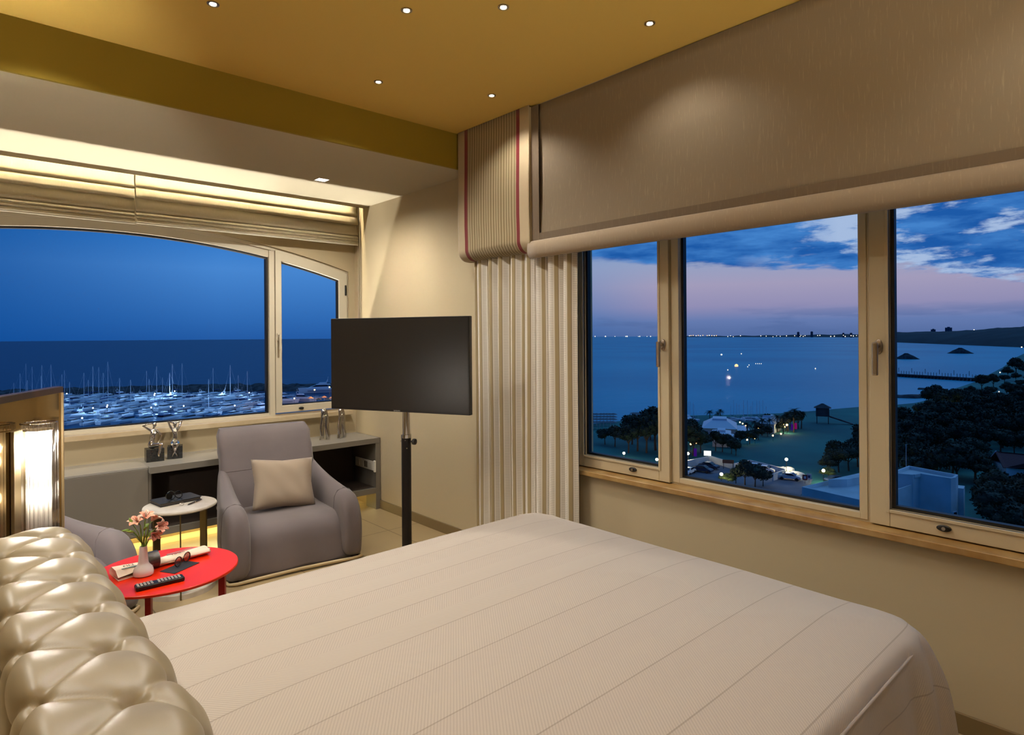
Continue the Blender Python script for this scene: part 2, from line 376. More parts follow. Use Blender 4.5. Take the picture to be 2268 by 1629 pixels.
def rsash(y0, y1, g0, g1, gz, hy, ly):
    sa = thing('sash', None, None); sa.parent = w2
    bm = NB(); rframe(bm, y0, y1, .758, 2.52, g0 - y0, y1 - g1, gz - .758, .06, .035, .10); obj('sash_frame', bm, M_frame, sa, bevel=.003)
    bm = NB(); rframe(bm, g0 - .014, g1 + .014, gz - .014, 2.475, .014, .014, .014, .014, .029, .05); obj('glazing_bead', bm, M_frame, sa, bevel=.002)
    gask(g0, g1, gz, 2.46, sa, .06)
    h = thing('handle', None, None); h.parent = sa; h.location = (.035, hy, 1.53)
    bm = NB(); lathe(bm, [(.017, 0), (.017, .008), (.014, .012)], (0, 0, 0), 20, TR(0, 0, .01) @ Matrix.Rotation(-PI / 2, 4, 'Y') @ Matrix.Diagonal((1.9, 1, 1, 1))); obj('rose', bm, M_nickel, h, smooth=True, auto=40)
    bm = NB(); lathe(bm, [(.009, 0), (.009, .05)], (0, 0, 0), 16, TR(0, 0, .015) @ Matrix.Rotation(-PI / 2, 4, 'Y')); obj('spindle', bm, M_nickel, h, smooth=True, auto=40)
    bxo('lever', -.058, -.044, -.012, .012, -.115, .03, M_nickel, h, bevel=.006)
    lk = thing('lock', None, None); lk.parent = sa; lk.location = (.034, ly, .796)
    bm = NB(); lathe(bm, [(.013, 0), (.013, .008), (.011, .010)], (0, 0, 0), 24, Matrix.Rotation(-PI / 2, 4, 'Y') @ Matrix.Diagonal((1, 2.0, 1, 1))); obj('lock_plate', bm, M_black, lk, smooth=True, auto=40)
    bm = NB(); lathe(bm, [(.007, .009), (.007, .015), (.003, .015), (.003, .012)], (0, 0, 0), 18, Matrix.Rotation(-PI / 2, 4, 'Y')); obj('lock_cylinder', bm, M_nickel, lk, smooth=True, auto=40)
    return sa
rsash(2.019, 2.70, 2.09, 2.655, .833, 2.055, 2.27)
rsash(RY0 + .05, .983, -.62, .905, .833, .944, .706)
struct(bxo('trim_4', WX - .05, WX + .07, RY0 - .05, RY1 + .02, .722, .752, M_stone, bevel=.004), 'honey marble sill running below the bay window', 'window sill')

# ------------------------------------------------------------------ DOWNLIGHTS
dl_pos = [(.901, 2.970), (1.580, 2.442), (1.895, 2.126), (2.520, 1.770), (1.899, 3.241), (2.535, 2.960),
          (.35, 3.3), (.9, 1.6), (1.7, .9), (1.0, .2), (2.3, .2), (-.6, 2.6), (-.6, 1.0), (.0, -.8), (1.6, -.9), (-.7, 3.2)]  # unseen extras added for room light; the last is read off figurine shadows
labels = ['downlight at the far left of the golden ceiling', 'bright downlight left of the middle pair', 'downlight in the middle of the ceiling top edge', 'downlight nearest the big linen blind',
          'downlight above the arched window side, left of its neighbour', 'downlight nearest the striped valance']
for i, (x, y) in enumerate(dl_pos):
    lb = 'small round ' + labels[i] if i < 6 else 'added unseen downlight in the ceiling above or behind the viewer'
    d = thing('downlight', lb, 'downlight', (x, y, CZ), group='ceiling downlights')
    bm = NB(); lathe(bm, [(.026, 0), (.026, -.004), (.018, -.004), (.018, 0)], seg=24); obj('trim_ring', bm, M_nickel, d, smooth=True, auto=40)
    bm = NB(); lathe(bm, [(.014, -.001), (.014, -.003)], seg=20); obj('lens', bm, M_down, d)
    la = bpy.data.lights.new('downlight_beam', 'SPOT'); la.energy = {0: 44, 3: 11, 4: 50, 5: 20, 6: 34, 15: 50}.get(i, 14); la.color = (1, .94, .86); la.spot_size = math.radians(132); la.spot_blend = .6; la.shadow_soft_size = .03
    lo = bpy.data.objects.new('downlight_beam', la); C.objects.link(lo); lo.parent = d; lo.location = (0, 0, -.02)
for k, (sx0, lb) in enumerate(((2.21, 'square recessed spotlight in the soffit by the arched window'), (-.55, 'added unseen spotlight in the soffit left of the picture'))):  # left one is unseen, added to brighten the blinds and wall
    sd = thing('recessed_spot', lb, 'recessed light', (sx0, 4.645, BZ), group='soffit spotlights')
    bm = NB(); rframe(bm, -.05, .05, -.05, .05, .008, .008, .008, .008, 0, .004)
    for v in bm.verts: v.co = Vector((v.co.y, v.co.z, -v.co.x))
    obj('frame', bm, M_white, sd); bxo('lens', -.042, .042, -.042, .042, -.003, -.001, M_sqlens, sd)
    la = bpy.data.lights.new('spot_beam', 'SPOT'); la.energy = 105; la.color = (1, .93, .82); la.spot_size = math.radians(165); la.spot_blend = .8; la.shadow_soft_size = .03
    lo = bpy.data.objects.new('spot_beam', la); C.objects.link(lo); lo.parent = sd; lo.location = (0, 0, -.02)

# LED strips: in the blind pocket and under the console
def strip(name, label, x0, x1, y, z, power, col, down, group=None, wid=.02):
    o = bxo(name, x0, x1, y - .006, y + .006, z, z + .006, emis(name + '_led', S(255, 226, 140), 4)); tag(o, label, 'led strip', group)
    la = bpy.data.lights.new(name + '_light', 'AREA'); la.shape = 'RECTANGLE'; la.size = x1 - x0; la.size_y = wid; la.energy = power; la.color = col
    lo = bpy.data.objects.new(name + '_light', la); C.objects.link(lo); lo.location = ((x0 + x1) / 2, y, z - .004)
    lo.rotation_euler = down
strip('led_strip', 'warm led strip hidden in the blind pocket above the arched window', -1.1, 2.9, PY + .012, 2.98, 44, (1, .86, .58), (math.radians(25), 0, 0))
strip('led_strip', 'warm led strip under the long grey console', -.1, 2.85, 5.50, .143, 14, (1, .82, .34), (0, 0, 0))

# unseen uplighter behind the viewer, added to brighten the ceiling
FLP = thing('added_uplighter', 'added unseen uplighter standing behind the viewer', 'floor lamp', (1.0, -1.5, 0))
bm = NB(); lathe(bm, [(.15, 0), (.15, .02), (.012, .03), (.012, 1.55)], seg=24); obj('pole', bm, M_nickel, FLP)
bm = NB(); lathe(bm, [(0, 1.54), (.08, 1.55), (.20, 1.70), (.195, 1.70), (.075, 1.56), (0, 1.55)], seg=32, cap=False); obj('lamp_shade', bm, M_white, FLP, smooth=True)
la = bpy.data.lights.new('uplight', 'POINT'); la.energy = 215; la.color = (1, .91, .76); la.shadow_soft_size = .03
lo = bpy.data.objects.new('uplight', la); C.objects.link(lo); lo.parent = FLP; lo.location = (0, 0, 1.65)

# facade floodlight on the ledge one floor down: washes up through the arched window onto the soffit
struct(bxo('trim_5', -1.2, 4.0, LY + .2, LY + 2.6, -3.0, -2.85, M_white), 'outer facade ledge one floor below the arched window', 'ledge')
FLD = thing('floodlight', 'long facade floodlight on the outer ledge below the arched window', 'floodlight', (1.3, 7.7, -2.85))
bxo('housing', -1.6, 1.6, -.08, .08, 0, .14, M_nickel, FLD)
la = bpy.data.lights.new('floodlight_beam', 'AREA'); la.shape = 'RECTANGLE'; la.size = 3.2; la.size_y = .14; la.energy = 1350; la.color = (1, .95, .86)
lo = bpy.data.objects.new('floodlight_beam', la); C.objects.link(lo); lo.parent = FLD; lo.location = (0, 0, .16); lo.rotation_euler = (math.radians(210), 0, 0)

# ------------------------------------------------------------------ BLINDS, VALANCE, CURTAIN
def fab_profile(name, prof, x0, x1, m_, parent, thick=.003, nx=24, wob=0.0):
    """cloth swept along X from a (y,z) profile"""
    bm = NB(); g = []
    for i in range(nx + 1):
        x = x0 + (x1 - x0) * i / nx
        g.append([bm.verts.new((x, y + wob * math.sin(x * 9 + z * 20), z + wob * .5 * math.sin(x * 5))) for y, z in prof])
    for i in range(nx):
        for j in range(len(prof) - 1): bm.faces.new((g[i][j], g[i + 1][j], g[i + 1][j + 1], g[i][j + 1]))
    o = obj(name, bm, m_, parent, smooth=True); s_ = o.modifiers.new('thick', 'SOLIDIFY'); s_.thickness = thick; s_.offset = 0; return o
def roman(x0, x1, dz, label):
    r = thing('roman_blind', label, 'roman blind', (0, 5.485, 0), group='roman blinds on the arched window')
    bxo('headrail', x0, x1, .0, .03, 2.97, 3.0, M_white, r)
    fab_profile('upper_panel', [(.0, 2.985), (.0, 2.90), (.002, 2.80 + dz), (-.012, 2.775 + dz), (.0, 2.75 + dz)], x0, x1, M_sheer, r)
    fab_profile('upper_fold', [(-.004, 2.765 + dz), (-.014, 2.73 + dz), (-.022, 2.70 + dz), (-.024, 2.682 + dz), (-.012, 2.675 + dz), (.004, 2.69 + dz)], x0, x1, M_sheer, r)
    fab_profile('middle_fold', [(.004, 2.70 + dz), (-.002, 2.64 + dz), (-.012, 2.60 + dz), (-.018, 2.58 + dz), (-.006, 2.572 + dz)], x0, x1, M_sheer, r, wob=.0008)
    for k in range(3):
        fab_profile('stacked_fold', [(.01, 2.575 + dz - k * .026), (-.012 - .004 * k, 2.566 + dz - k * .026), (-.026 - .005 * k, 2.548 + dz - k * .027), (-.016, 2.542 + dz - k * .027), (.01, 2.552 + dz - k * .026)], x0, x1, M_sheer, r, wob=.0004)
    bxo('bottom_bar', x0, x1, -.022, -.012, 2.478 + dz, 2.494 + dz, M_white, r, bevel=.002)
    return r
roman(-1.05, 1.083, -.008, 'cream roman blind gathered over the left part of the arched window')
rb = roman(1.093, 2.965, 0, 'cream roman blind gathered at the right end of the arched window')
bm = NB(); tube(bm, [(2.985, -.02, 2.98), (2.985, -.02, 1.2)], .0025, 6); tube(bm, [(2.985, .012, 2.98), (2.985, .012, 1.2)], .0025, 6); obj('pull_cord', bm, M_white, rb)

# big linen blind on the bay window
BL = thing('linen_blind', 'large taupe linen roman blind drawn half down over the bay window', 'blind', (0, 0, 0))
def fab_y(name, prof, y0, y1, m_, parent, ny=40, thick=.003):
    bm = NB(); g = []
    for i in range(ny + 1):
        y = y0 + (y1 - y0) * i / ny
        g.append([bm.verts.new((x + .004 * math.sin(y * 3.1 + z * 2), y, z)) for x, z in prof])
    for i in range(ny):
        for j in range(len(prof) - 1): bm.faces.new((g[i][j], g[i][j + 1], g[i + 1][j + 1], g[i + 1][j]))
    o = obj(name, bm, m_, parent, smooth=True); s_ = o.modifiers.new('thick', 'SOLIDIFY'); s_.thickness = thick; s_.offset = 0; return o
pr = [(2.855 + .012 * math.sin(k / 14 * PI), 3.095 - .90 * k / 14) for k in range(15)]
fab_y('main_panel', pr, -.9, 2.925, M_linen, BL)
fab_y('lower_fold', [(2.862, 2.20), (2.835, 2.212), (2.822, 2.205), (2.815, 2.17), (2.818, 2.13), (2.832, 2.108), (2.86, 2.106), (2.90, 2.12)], -.9, 2.945, M_linen2, BL, thick=.004)
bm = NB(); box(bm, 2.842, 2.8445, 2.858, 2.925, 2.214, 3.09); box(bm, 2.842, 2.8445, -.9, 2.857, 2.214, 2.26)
obj('dark_border', bm, linen('taupe_linen_dark', S(112, 96, 76), S(132, 114, 90)), BL)  # darker strips along the blind's left and lower edges
bm = NB(); box(bm, 2.86, 2.90, -.9, 2.925, 3.07, 3.10); obj('headrail', bm, M_white, BL)

# striped valance
def valance_mat():
    m_ = mat('striped_ticking', S(150, 134, 104), .85, sheen=.2); t, b = edit(m_)
    y = t.a('ShaderNodeSeparateXYZ', i_0=t.a('ShaderNodeTexCoord').outputs['Object']).outputs[1]
    s_ = t.m('FRACT', t.m('DIVIDE', t.m('SUBTRACT', y, .03), .0265))
    line = t.m('LESS_THAN', t.m('ABSOLUTE', t.m('SUBTRACT', s_, .5)), .07)
    line2 = t.m('MULTIPLY', t.m('LESS_THAN', t.m('ABSOLUTE', t.m('SUBTRACT', s_, .22)), .03), .55)
    c = t.mix(line, S(138, 120, 84), S(222, 208, 168)); c = t.mix(line2, c, S(104, 88, 58))
    inm = t.m('MULTIPLY', t.m('GREATER_THAN', y, .118), t.m('LESS_THAN', y, .652))
    c = t.mix(inm, S(186, 168, 134), c)
    for y0_, y1_ in ((.088, .122), (.642, .677)):
        rm = t.m('MULTIPLY', t.m('GREATER_THAN', y, y0_), t.m('LESS_THAN', y, y1_)); c = t.mix(rm, c, S(118, 24, 26))
    t.put(b, 'Base Color', c); return m_
V = thing('valance', 'striped valance with two red bands above the curtain', 'valance', (2.82, 2.922, 0))
def vprof():
    p = [(0, 3.098), (0, 3.0), (.0, 2.8), (-.004, 2.6), (-.004, 2.4), (.0, 2.28)]
    for a in arc(8, 0, PI / 2): p.append((.0 + .075 * (1 - math.cos(a)), 2.225 - .075 * math.sin(a)))
    p += [(.11, 2.148), (.16, 2.155)]
    return p
bm = NB(); g = []; ny = 60; vp = vprof()
for i in range(ny + 1):
    y = .758 * i / ny; sag = -.006 * math.sin(i / ny * PI)
    g.append([bm.verts.new((x + (sag + .0015 * math.sin(y * 60)) * (1 if 2.2 < z < 3 else 0), y, z)) for x, z in vp])
for i in range(ny):
    for j in range(len(vp) - 1): bm.faces.new((g[i][j], g[i][j + 1], g[i + 1][j + 1], g[i + 1][j]))
o = obj('striped_cloth', bm, valance_mat(), V, smooth=True); s_ = o.modifiers.new('thick', 'SOLIDIFY'); s_.thickness = .004; s_.offset = 0
M_lining = mat('beige_lining', S(176, 158, 122), .85)
for y in (.003, .75):
    bm = NB(); ring = [(.006, 3.09)] + [(x + .006, z + .006) for x, z in vp[5:]] + [(.16, 3.09)]
    rings(bm, [[Vector((x, y, z)) for x, z in ring], [Vector((x, y + .004, z)) for x, z in ring]]); obj('side_return', bm, M_lining, V)
bxo('track', .09, .12, .02, .74, 3.06, 3.09, M_white, V)

# curtain
def curtain_mat():
    m_ = mat('striped_open_weave', S(214, 206, 186), .85, sheen=.2); t, b = edit(m_)
    uv = t.a('ShaderNodeSeparateXYZ', i_0=t.a('ShaderNodeTexCoord').outputs['UV']); u = uv.outputs[0]; v = uv.outputs[1]
    s_ = t.m('FRACT', t.m('DIVIDE', u, .078))
    band = t.m('LESS_THAN', s_, .66)
    dash = t.m('MULTIPLY', t.m('GREATER_THAN', t.m('SINE', t.m('MULTIPLY', v, 560.)), .35), t.m('LESS_THAN', t.m('ABSOLUTE', t.m('SUBTRACT', s_, .33)), .22))
    edge_ = t.m('LESS_THAN', t.m('ABSOLUTE', t.m('SUBTRACT', s_, .66)), .03)
    c = t.mix(band, S(172, 154, 116), S(228, 220, 204)); c = t.mix(t.m('MULTIPLY', dash, .4), c, S(110, 98, 76)); c = t.mix(t.m('MULTIPLY', edge_, .6), c, S(96, 80, 50))
    t.put(b, 'Base Color', c)
    return m_
CU = thing('curtain', 'pleated cream curtain with woven vertical stripes beside the bay window', 'curtain', (2.905, 0, 0))
bm = NB(); uvl = bm.loops.layers.uv.new('UVMap'); NYc = 260; zs = [2.3 - 2.27 * k / 16 for k in range(17)]
cols = []; arcs = []; s_arc = 0; prev = None
def cpos(u, z):
    y = 2.575 + 1.04 * u
    amp = .021 * (.75 + .45 * math.sin(u * 11)) ; ph = u * 2 * PI * 8.5 + .6 * math.sin(u * 17)
    k = (2.3 - z) / 2.27
    x = amp * math.sin(ph) * (1 + .1 * k) + .006 * math.sin(ph * 2 + 1)
    yy = y + .012 * math.cos(ph) + .004 * math.sin(k * 5 + u * 9) + (.02 * k * (.5 - u))
    return Vector((x, yy, z))
for i in range(NYc + 1):
    u = i / NYc; p0 = cpos(u, 1.2)
    if prev: s_arc += (Vector((p0.x, p0.y)) - Vector((prev.x, prev.y))).length
    prev = p0; arcs.append(s_arc); cols.append([bm.verts.new(cpos(u, z)) for z in zs])
for i in range(NYc):
    for j in range(16):
        f = bm.faces.new((cols[i][j], cols[i][j + 1], cols[i + 1][j + 1], cols[i + 1][j]))
        for l_, (a_, z_) in zip(f.loops, ((arcs[i], zs[j]), (arcs[i], zs[j + 1]), (arcs[i + 1], zs[j + 1]), (arcs[i + 1], zs[j]))): l_[uvl].uv = (a_, z_)
me = bpy.data.meshes.new('cloth'); bm.to_mesh(me); bm.free(); me.materials.append(curtain_mat())
for p in me.polygons: p.use_smooth = True
o = bpy.data.objects.new('cloth', me); C.objects.link(o); o.parent = CU
s_ = o.modifiers.new('thick', 'SOLIDIFY'); s_.thickness = .002
bxo('track', -.01, .01, 2.58, 3.60, 2.30, 2.315, M_white, CU)

# ------------------------------------------------------------------ CONSOLE
K = thing('console', 'long grey lacquered console under the arched window', 'console', (1.1, 5.12, 0))
def kb(name, x0, x1, y0, y1, z0, z1, m_, par=None, bevel=.0015): return bxo(name, x0 - 1.1, x1 - 1.1, y0 - 5.12, y1 - 5.12, z0, z1, m_, par or K, bevel=bevel)
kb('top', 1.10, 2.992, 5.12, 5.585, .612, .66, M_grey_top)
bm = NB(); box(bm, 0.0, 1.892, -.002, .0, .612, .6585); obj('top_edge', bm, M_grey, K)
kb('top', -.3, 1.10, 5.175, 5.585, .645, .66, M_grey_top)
kb('door', -.3, .40, 5.165, 5.185, .16, .644, M_grey); kb('door', .403, 1.098, 5.165, 5.185, .16, .644, M_grey)
kb('side_panel', 2.945, 2.992, 5.12, 5.30, 0, .612, M_grey)
kb('side_panel', 2.945, 2.992, 5.301, 5.585, .15, .612, M_grey)
kb('side_panel', 1.10, 1.12, 5.18, 5.585, .20, .612, M_grey)
kb('shelf_board', 1.10, 2.945, 5.12, 5.585, .15, .20, M_grey)
kb('cabinet_floor', -.3, 1.098, 5.186, 5.585, .15, .165, M_grey)
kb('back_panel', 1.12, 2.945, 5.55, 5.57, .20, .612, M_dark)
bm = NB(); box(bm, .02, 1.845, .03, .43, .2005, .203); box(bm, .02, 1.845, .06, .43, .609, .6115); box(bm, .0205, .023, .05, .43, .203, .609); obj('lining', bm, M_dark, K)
ou = thing('socket_strip', None, None); ou.parent = K; ou.location = (1.842, .21, .40)
bxo('cover_plate', -.006, .002, -.19, .16, -.045, .04, M_socket, ou, bevel=.002)
for k in range(4): bxo('socket', -.010, -.006, -.15 + k * .075, -.09 + k * .075, -.03, .026, M_socket if k != 1 else M_grey, ou, bevel=.002)
bxo('end_cap', -.012, .002, -.215, -.191, -.055, .05, M_socket, ou, bevel=.002)

# ------------------------------------------------------------------ FIGURINES (silver seated figures on black blocks)
def blend_body(name, bm, m_, parent, vox=.003):
    o = obj(name, bm, m_, parent, smooth=True)
    r_ = o.modifiers.new('blend', 'REMESH'); r_.mode = 'VOXEL'; r_.voxel_size = vox; r_.use_smooth_shade = True
    s_ = o.modifiers.new('soft', 'SMOOTH'); s_.factor = .5; s_.iterations = 3
    return o
def limb(bm, pts, rr):
    tube(bm, pts, rr, 10)
    for p, r_ in zip(pts, rr): ball(bm, p, r_, u=10, v=8)
def figurine(loc, rz, label, pose):
    t_ = thing('figurine', label, 'figurine', loc, rz, group='silver figurines on the console')
    bm = NB()
    if pose == 0:
        bxo('plinth', -.06, .06, -.05, .05, 0, .098, M_block, t_, bevel=.002)
        limb(bm, [(-.018, .01, .122), (-.016, .008, .155), (-.010, .0, .19), (-.006, .0, .222)], [.026, .0175, .021, .020])
        limb(bm, [(-.006, 0, .235), (-.003, -.004, .258)], [.008, .007]); ball(bm, (.002, -.006, .276), .0155, s=(.9, 1, 1.25))
        limb(bm, [(-.024, 0, .232), (-.048, 0, .252), (-.074, .002, .272)], [.009, .0075, .0065]); limb(bm, [(-.074, .002, .272), (-.045, 0, .284), (-.012, 0, .286)], [.0065, .006, .005])
        limb(bm, [(.012, 0, .232), (.034, -.008, .208), (.046, -.012, .192)], [.009, .0075, .0065]); limb(bm, [(.046, -.012, .192), (.038, -.02, .165), (.024, -.025, .142)], [.0065, .006, .005])
        for dx, k in ((-.004, 0), (.006, 1)):
            limb(bm, [(-.014 + dx, 0, .116), (.012 + dx, -.025, .122), (.036 + dx, -.052, .126)], [.019, .016, .012])
            limb(bm, [(.036 + dx, -.052, .126), (.033 + dx - k * .012, -.062, .09), (.026 + dx - k * .016, -.064, .055)], [.012, .010, .0065]); limb(bm, [(.026 + dx - k * .016, -.064, .053), (.026 + dx - k * .016, -.078, .044)], [.006, .004])
        ball(bm, (-.012, -.018, .212), .010); ball(bm, (.004, -.018, .212), .010)
    else:
        bxo('plinth', -.052, .052, -.05, .05, 0, .095, M_block, t_, bevel=.002)
        limb(bm, [(0, 0, .118), (0, .004, .15), (.0, .002, .182), (0, .0, .212)], [.031, .019, .019, .022])
        limb(bm, [(0, 0, .225), (0, -.002, .245)], [.008, .008]); ball(bm, (0, -.004, .262), .0155, s=(.9, 1, 1.25))
        for s in (-1, 1):
            limb(bm, [(s * .018, 0, .218), (s * .032, 0, .245), (s * .046, .0, .283)], [.009, .008, .0065]); limb(bm, [(s * .046, 0, .283), (s * .026, 0, .278), (s * .008, .002, .272)], [.0065, .006, .005])
            limb(bm, [(s * .014, 0, .112), (s * .018, -.03, .112), (s * .016, -.056, .108)], [.022, .019, .014])
            limb(bm, [(s * .016, -.056, .108), (s * .004, -.062, .07), (-s * .012, -.064, .035)], [.013, .009, .006]); limb(bm, [(-s * .012, -.064, .033), (-s * .016, -.078, .026)], [.005, .004])
            ball(bm, (s * .010, -.018, .204), .010)
    blend_body('body', bm, M_silver, t_, .0026)
    return t_
figurine((1.185, 5.375, .66), math.radians(-4), 'silver figurine seated sideways on a black block with one arm bent behind its head', 0)
figurine((1.335, 5.40, .66), math.radians(-16), 'silver figurine seated on a black block with both arms raised behind its head', 1)
def couple(loc, rz, label, s):
    t_ = thing('sculpture', label, 'sculpture', loc, rz, group='pair of slender silver sculptures')
    bm = NB(); zz = arc(22, 0, 1); ht = .285
    for sd_ in (-1, 1):
        rs = []
        for k in zz:
            z = ht * k
            cx_ = sd_ * (.018 * (1 - k) ** .8 + .011) + .003 * math.sin(k * 12); ry = .020 * (1 - .30 * k) * (1 + .12 * math.sin(k * 9)); rx = .017 + .004 * math.sin(k * PI)
            if k > .86: q = math.sqrt(max(0, 1 - ((k - .86) / .145) ** 2)); rx *= q; ry *= q
            if k > .68: cx_ *= (1 - .3 * (k - .68) / .32)
            rs.append([Vector((cx_ + rx * math.cos(2 * PI * i / 16), ry * math.sin(2 * PI * i / 16), z)) for i in range(16)])
        rings(bm, rs)
    ball(bm, (-.007, -.004, .252), .019, s=(.9, .9, 1.3)); ball(bm, (.009, -.004, .246), .018, s=(.9, .9, 1.3))
    for k in range(7): ball(bm, (-.014 + .004 * k, -.016 + .001 * (k % 2), .262 - .012 * (k % 4)), .0058)
    tube(bm, [(-.026, -.008, .20), (-.006, -.02, .215), (.02, -.016, .225)], [.004, .006, .004], 8)
    blend_body('body', bm, M_silver, t_, .0028)
    return t_
couple((2.555, 5.35, .661), math.radians(-20), 'slender silver embracing sculpture nearer the armchair on the console', 0)
couple((2.72, 5.345, .661), math.radians(10), 'slender silver embracing sculpture nearest the wall corner on the console', 1)

# ------------------------------------------------------------------ ARMCHAIRS
def armchair(loc, rz, label):
    a = thing('armchair', label, 'armchair', loc, rz, group='slipcovered armchairs')
    # backrest: leaning padded slab, narrow at the top
    bm = NB(); rs = []
    for k in arc(14, 0, 1):
        z = .16 + .74 * k; lean = .20 + .26 * (k ** 1.15)
        hw = .372 - .022 * k - (.012 * math.sin(k * PI)); th = .115 - .035 * k
        if k > .93: hw -= (k - .93) * .35; th -= (k - .93) * .5
        ring = []
        for i in range(36):
            an = 2 * PI * i / 36; c_, s_ = math.cos(an), math.sin(an)
            ex = .22
            px = hw * (abs(c_) ** ex) * (1 if c_ > 0 else -1); py = th * (abs(s_) ** .6) * (1 if s_ > 0 else -1)
            py += .030 * (px / hw) ** 2 * -1 * (1 - k * .7)
            px += .004 * math.sin(z * 40 + py * 30)
            ring.append(Vector((px, lean + py, z)))
        rs.append(ring)
    rings(bm, rs); bk = obj('backrest', bm, M_fab, a, smooth=True, auto=60)
    tube_bm = NB(); sp_ = []
    for q in arc(22, -.975, .975):
        c_ = abs(q) ** 4.545; sp_.append((q * .352, .3445 - .094 * (1 - c_ * c_) ** .3 - .0174 * q * q - .0005, .604))
    tube(tube_bm, sp_, .0028, 6); obj('seam', tube_bm, M_fab, bk, smooth=True)
    # seat: falls over the front down to the floor
    bm = NB(); prof = [(.30, .36), (.15, .355), (.0, .352), (-.15, .352), (-.27, .348), (-.33, .335), (-.375, .305), (-.40, .26), (-.412, .2), (-.42, .12), (-.428, .045), (-.424, .018)]
    g = []; nx = 26
    for i in range(nx + 1):
        x = -.38 + .76 * i / nx; q = (x / .38)
        g.append([bm.verts.new((x, y + (.03 * abs(q) ** 3 if y < -.3 else 0) + .004 * math.sin(x * 23 + z * 17) * (z < .3), z - .012 * abs(q) ** 2 + .0035 * math.sin(x * 19 + y * 13))) for y, z in prof])
    for i in range(nx):
        for j in range(len(prof) - 1): bm.faces.new((g[i][j], g[i][j + 1], g[i + 1][j + 1], g[i + 1][j]))
    o = obj('seat', bm, M_fab, a, smooth=True); so = o.modifiers.new('thick', 'SOLIDIFY'); so.thickness = .02; so.offset = -1
    # arms: sweep up into the back, swelling and curling outwards at the front
    for s in (-1, 1):
        bm = NB(); rs = []
        for k in arc(20, 0, 1):
            y = .36 - .79 * k
            top = .60 - .30 * (1 - math.exp(-k * 3.2)) * .55 + .06 * math.sin(k * PI) * k
            top = .66 - .18 * (1 - (1 - k) ** 2.2)
            if k > .86: top -= .10 * ((k - .86) / .14) ** 2
            wd = .035 + .042 * math.sin(min(1, k * 1.1) * PI / 2); xo = .325 + .055 * math.sin(k * PI / 2) ** 1.2
            if k > .9: wd -= .035 * ((k - .9) / .1) ** 2
            yf = y
            ring = []
            for (u_, v_) in ((-1, 0), (-1, .25), (-1.02, .5), (-1.02, .72), (-.92, .88), (-.6, .97), (0, 1.0), (.6, .97), (.95, .88), (1.08, .72), (1.12, .5), (1.1, .25), (1.08, .05), (1.0, 0)):
                px = xo + wd * u_; pz = .02 + (top - .02) * v_
                yy = yf - (.035 * math.sin(max(0, v_) * PI) if k > .9 else 0) - (.02 * (1 - v_) * k)
                ring.append(Vector((s * px, yy + .003 * math.sin(pz * 30 + k * 9), pz)))
            rs.append(ring)
        rings(bm, rs)
        ar = obj('arm', bm, M_fab, a, smooth=True, sub=1)
        sb = NB(); rr_ = rs[15]; cc_ = sum(rr_, Vector()) / len(rr_)
        tube(sb, [cc_ + (rr_[q] - cc_) * .985 for q in range(1, 13)], .0045, 6); obj('seam', sb, M_fab, ar, smooth=True)
    # cream hem piping along the floor
    bm = NB(); pts = [(-.38, .3, .012), (-.43, .0, .012), (-.462, -.3, .012), (-.445, -.43, .013), (-.40, -.452, .016), (-.2, -.446, .02), (0, -.442, .022), (.2, -.446, .02), (.40, -.452, .016), (.445, -.43, .013), (.462, -.3, .012), (.43, .0, .012), (.38, .3, .012)]
    tube(bm, pts, .011, 8); obj('hem', bm, M_hem, a, smooth=True)
    bxo('base', -.36, .36, -.38, .34, .0, .12, M_dark, a, bevel=.01)
    return a
armchair((1.83, 4.56, 0), math.radians(-6), 'taupe slipcovered armchair with a cushion, in front of the console')
armchair((.24, 4.36, 0), math.radians(30), 'taupe slipcovered armchair half hidden behind the mirrored panel')

# cushion on the front armchair
cu = thing('cushion', 'square oatmeal cushion leaning on the armchair back', 'cushion', (1.845, 4.54, .349), math.radians(-4))
def pillow(wd, ht, th, n=22):
    bm = NB(); gs = []
    for s in (1, -1):
        g = []
        for i in range(n + 1):
            row = []
            for j in range(n + 1):
                u, v = -1 + 2 * i / n, -1 + 2 * j / n
                e = ((1 - u ** 4) * (1 - v ** 4)) ** .55
                px = u * wd / 2 * (1 - .09 * (1 - abs(v)) * abs(u)) ; pz = v * ht / 2 * (1 - .09 * (1 - abs(u)) * abs(v))
                row.append(bm.verts.new((px, s * (th / 2 * e) + .003 * math.sin(u * 9 + v * 6) * e, pz)))
            g.append(row)
        gs.append(g)
        for i in range(n):
            for j in range(n): bm.faces.new((g[i][j], g[i + 1][j], g[i + 1][j + 1], g[i][j + 1]))
    bmesh.ops.remove_doubles(bm, verts=bm.verts[:], dist=1e-4)
    return bm
bm = pillow(.45, .37, .15); bmesh.ops.transform(bm, matrix=TR(0, 0, .175) @ Matrix.Rotation(math.radians(-24), 4, 'X') @ Matrix.Rotation(math.radians(5), 4, 'Y'), verts=bm.verts[:])
obj('cushion_cover', bm, M_cush, cu, smooth=True)

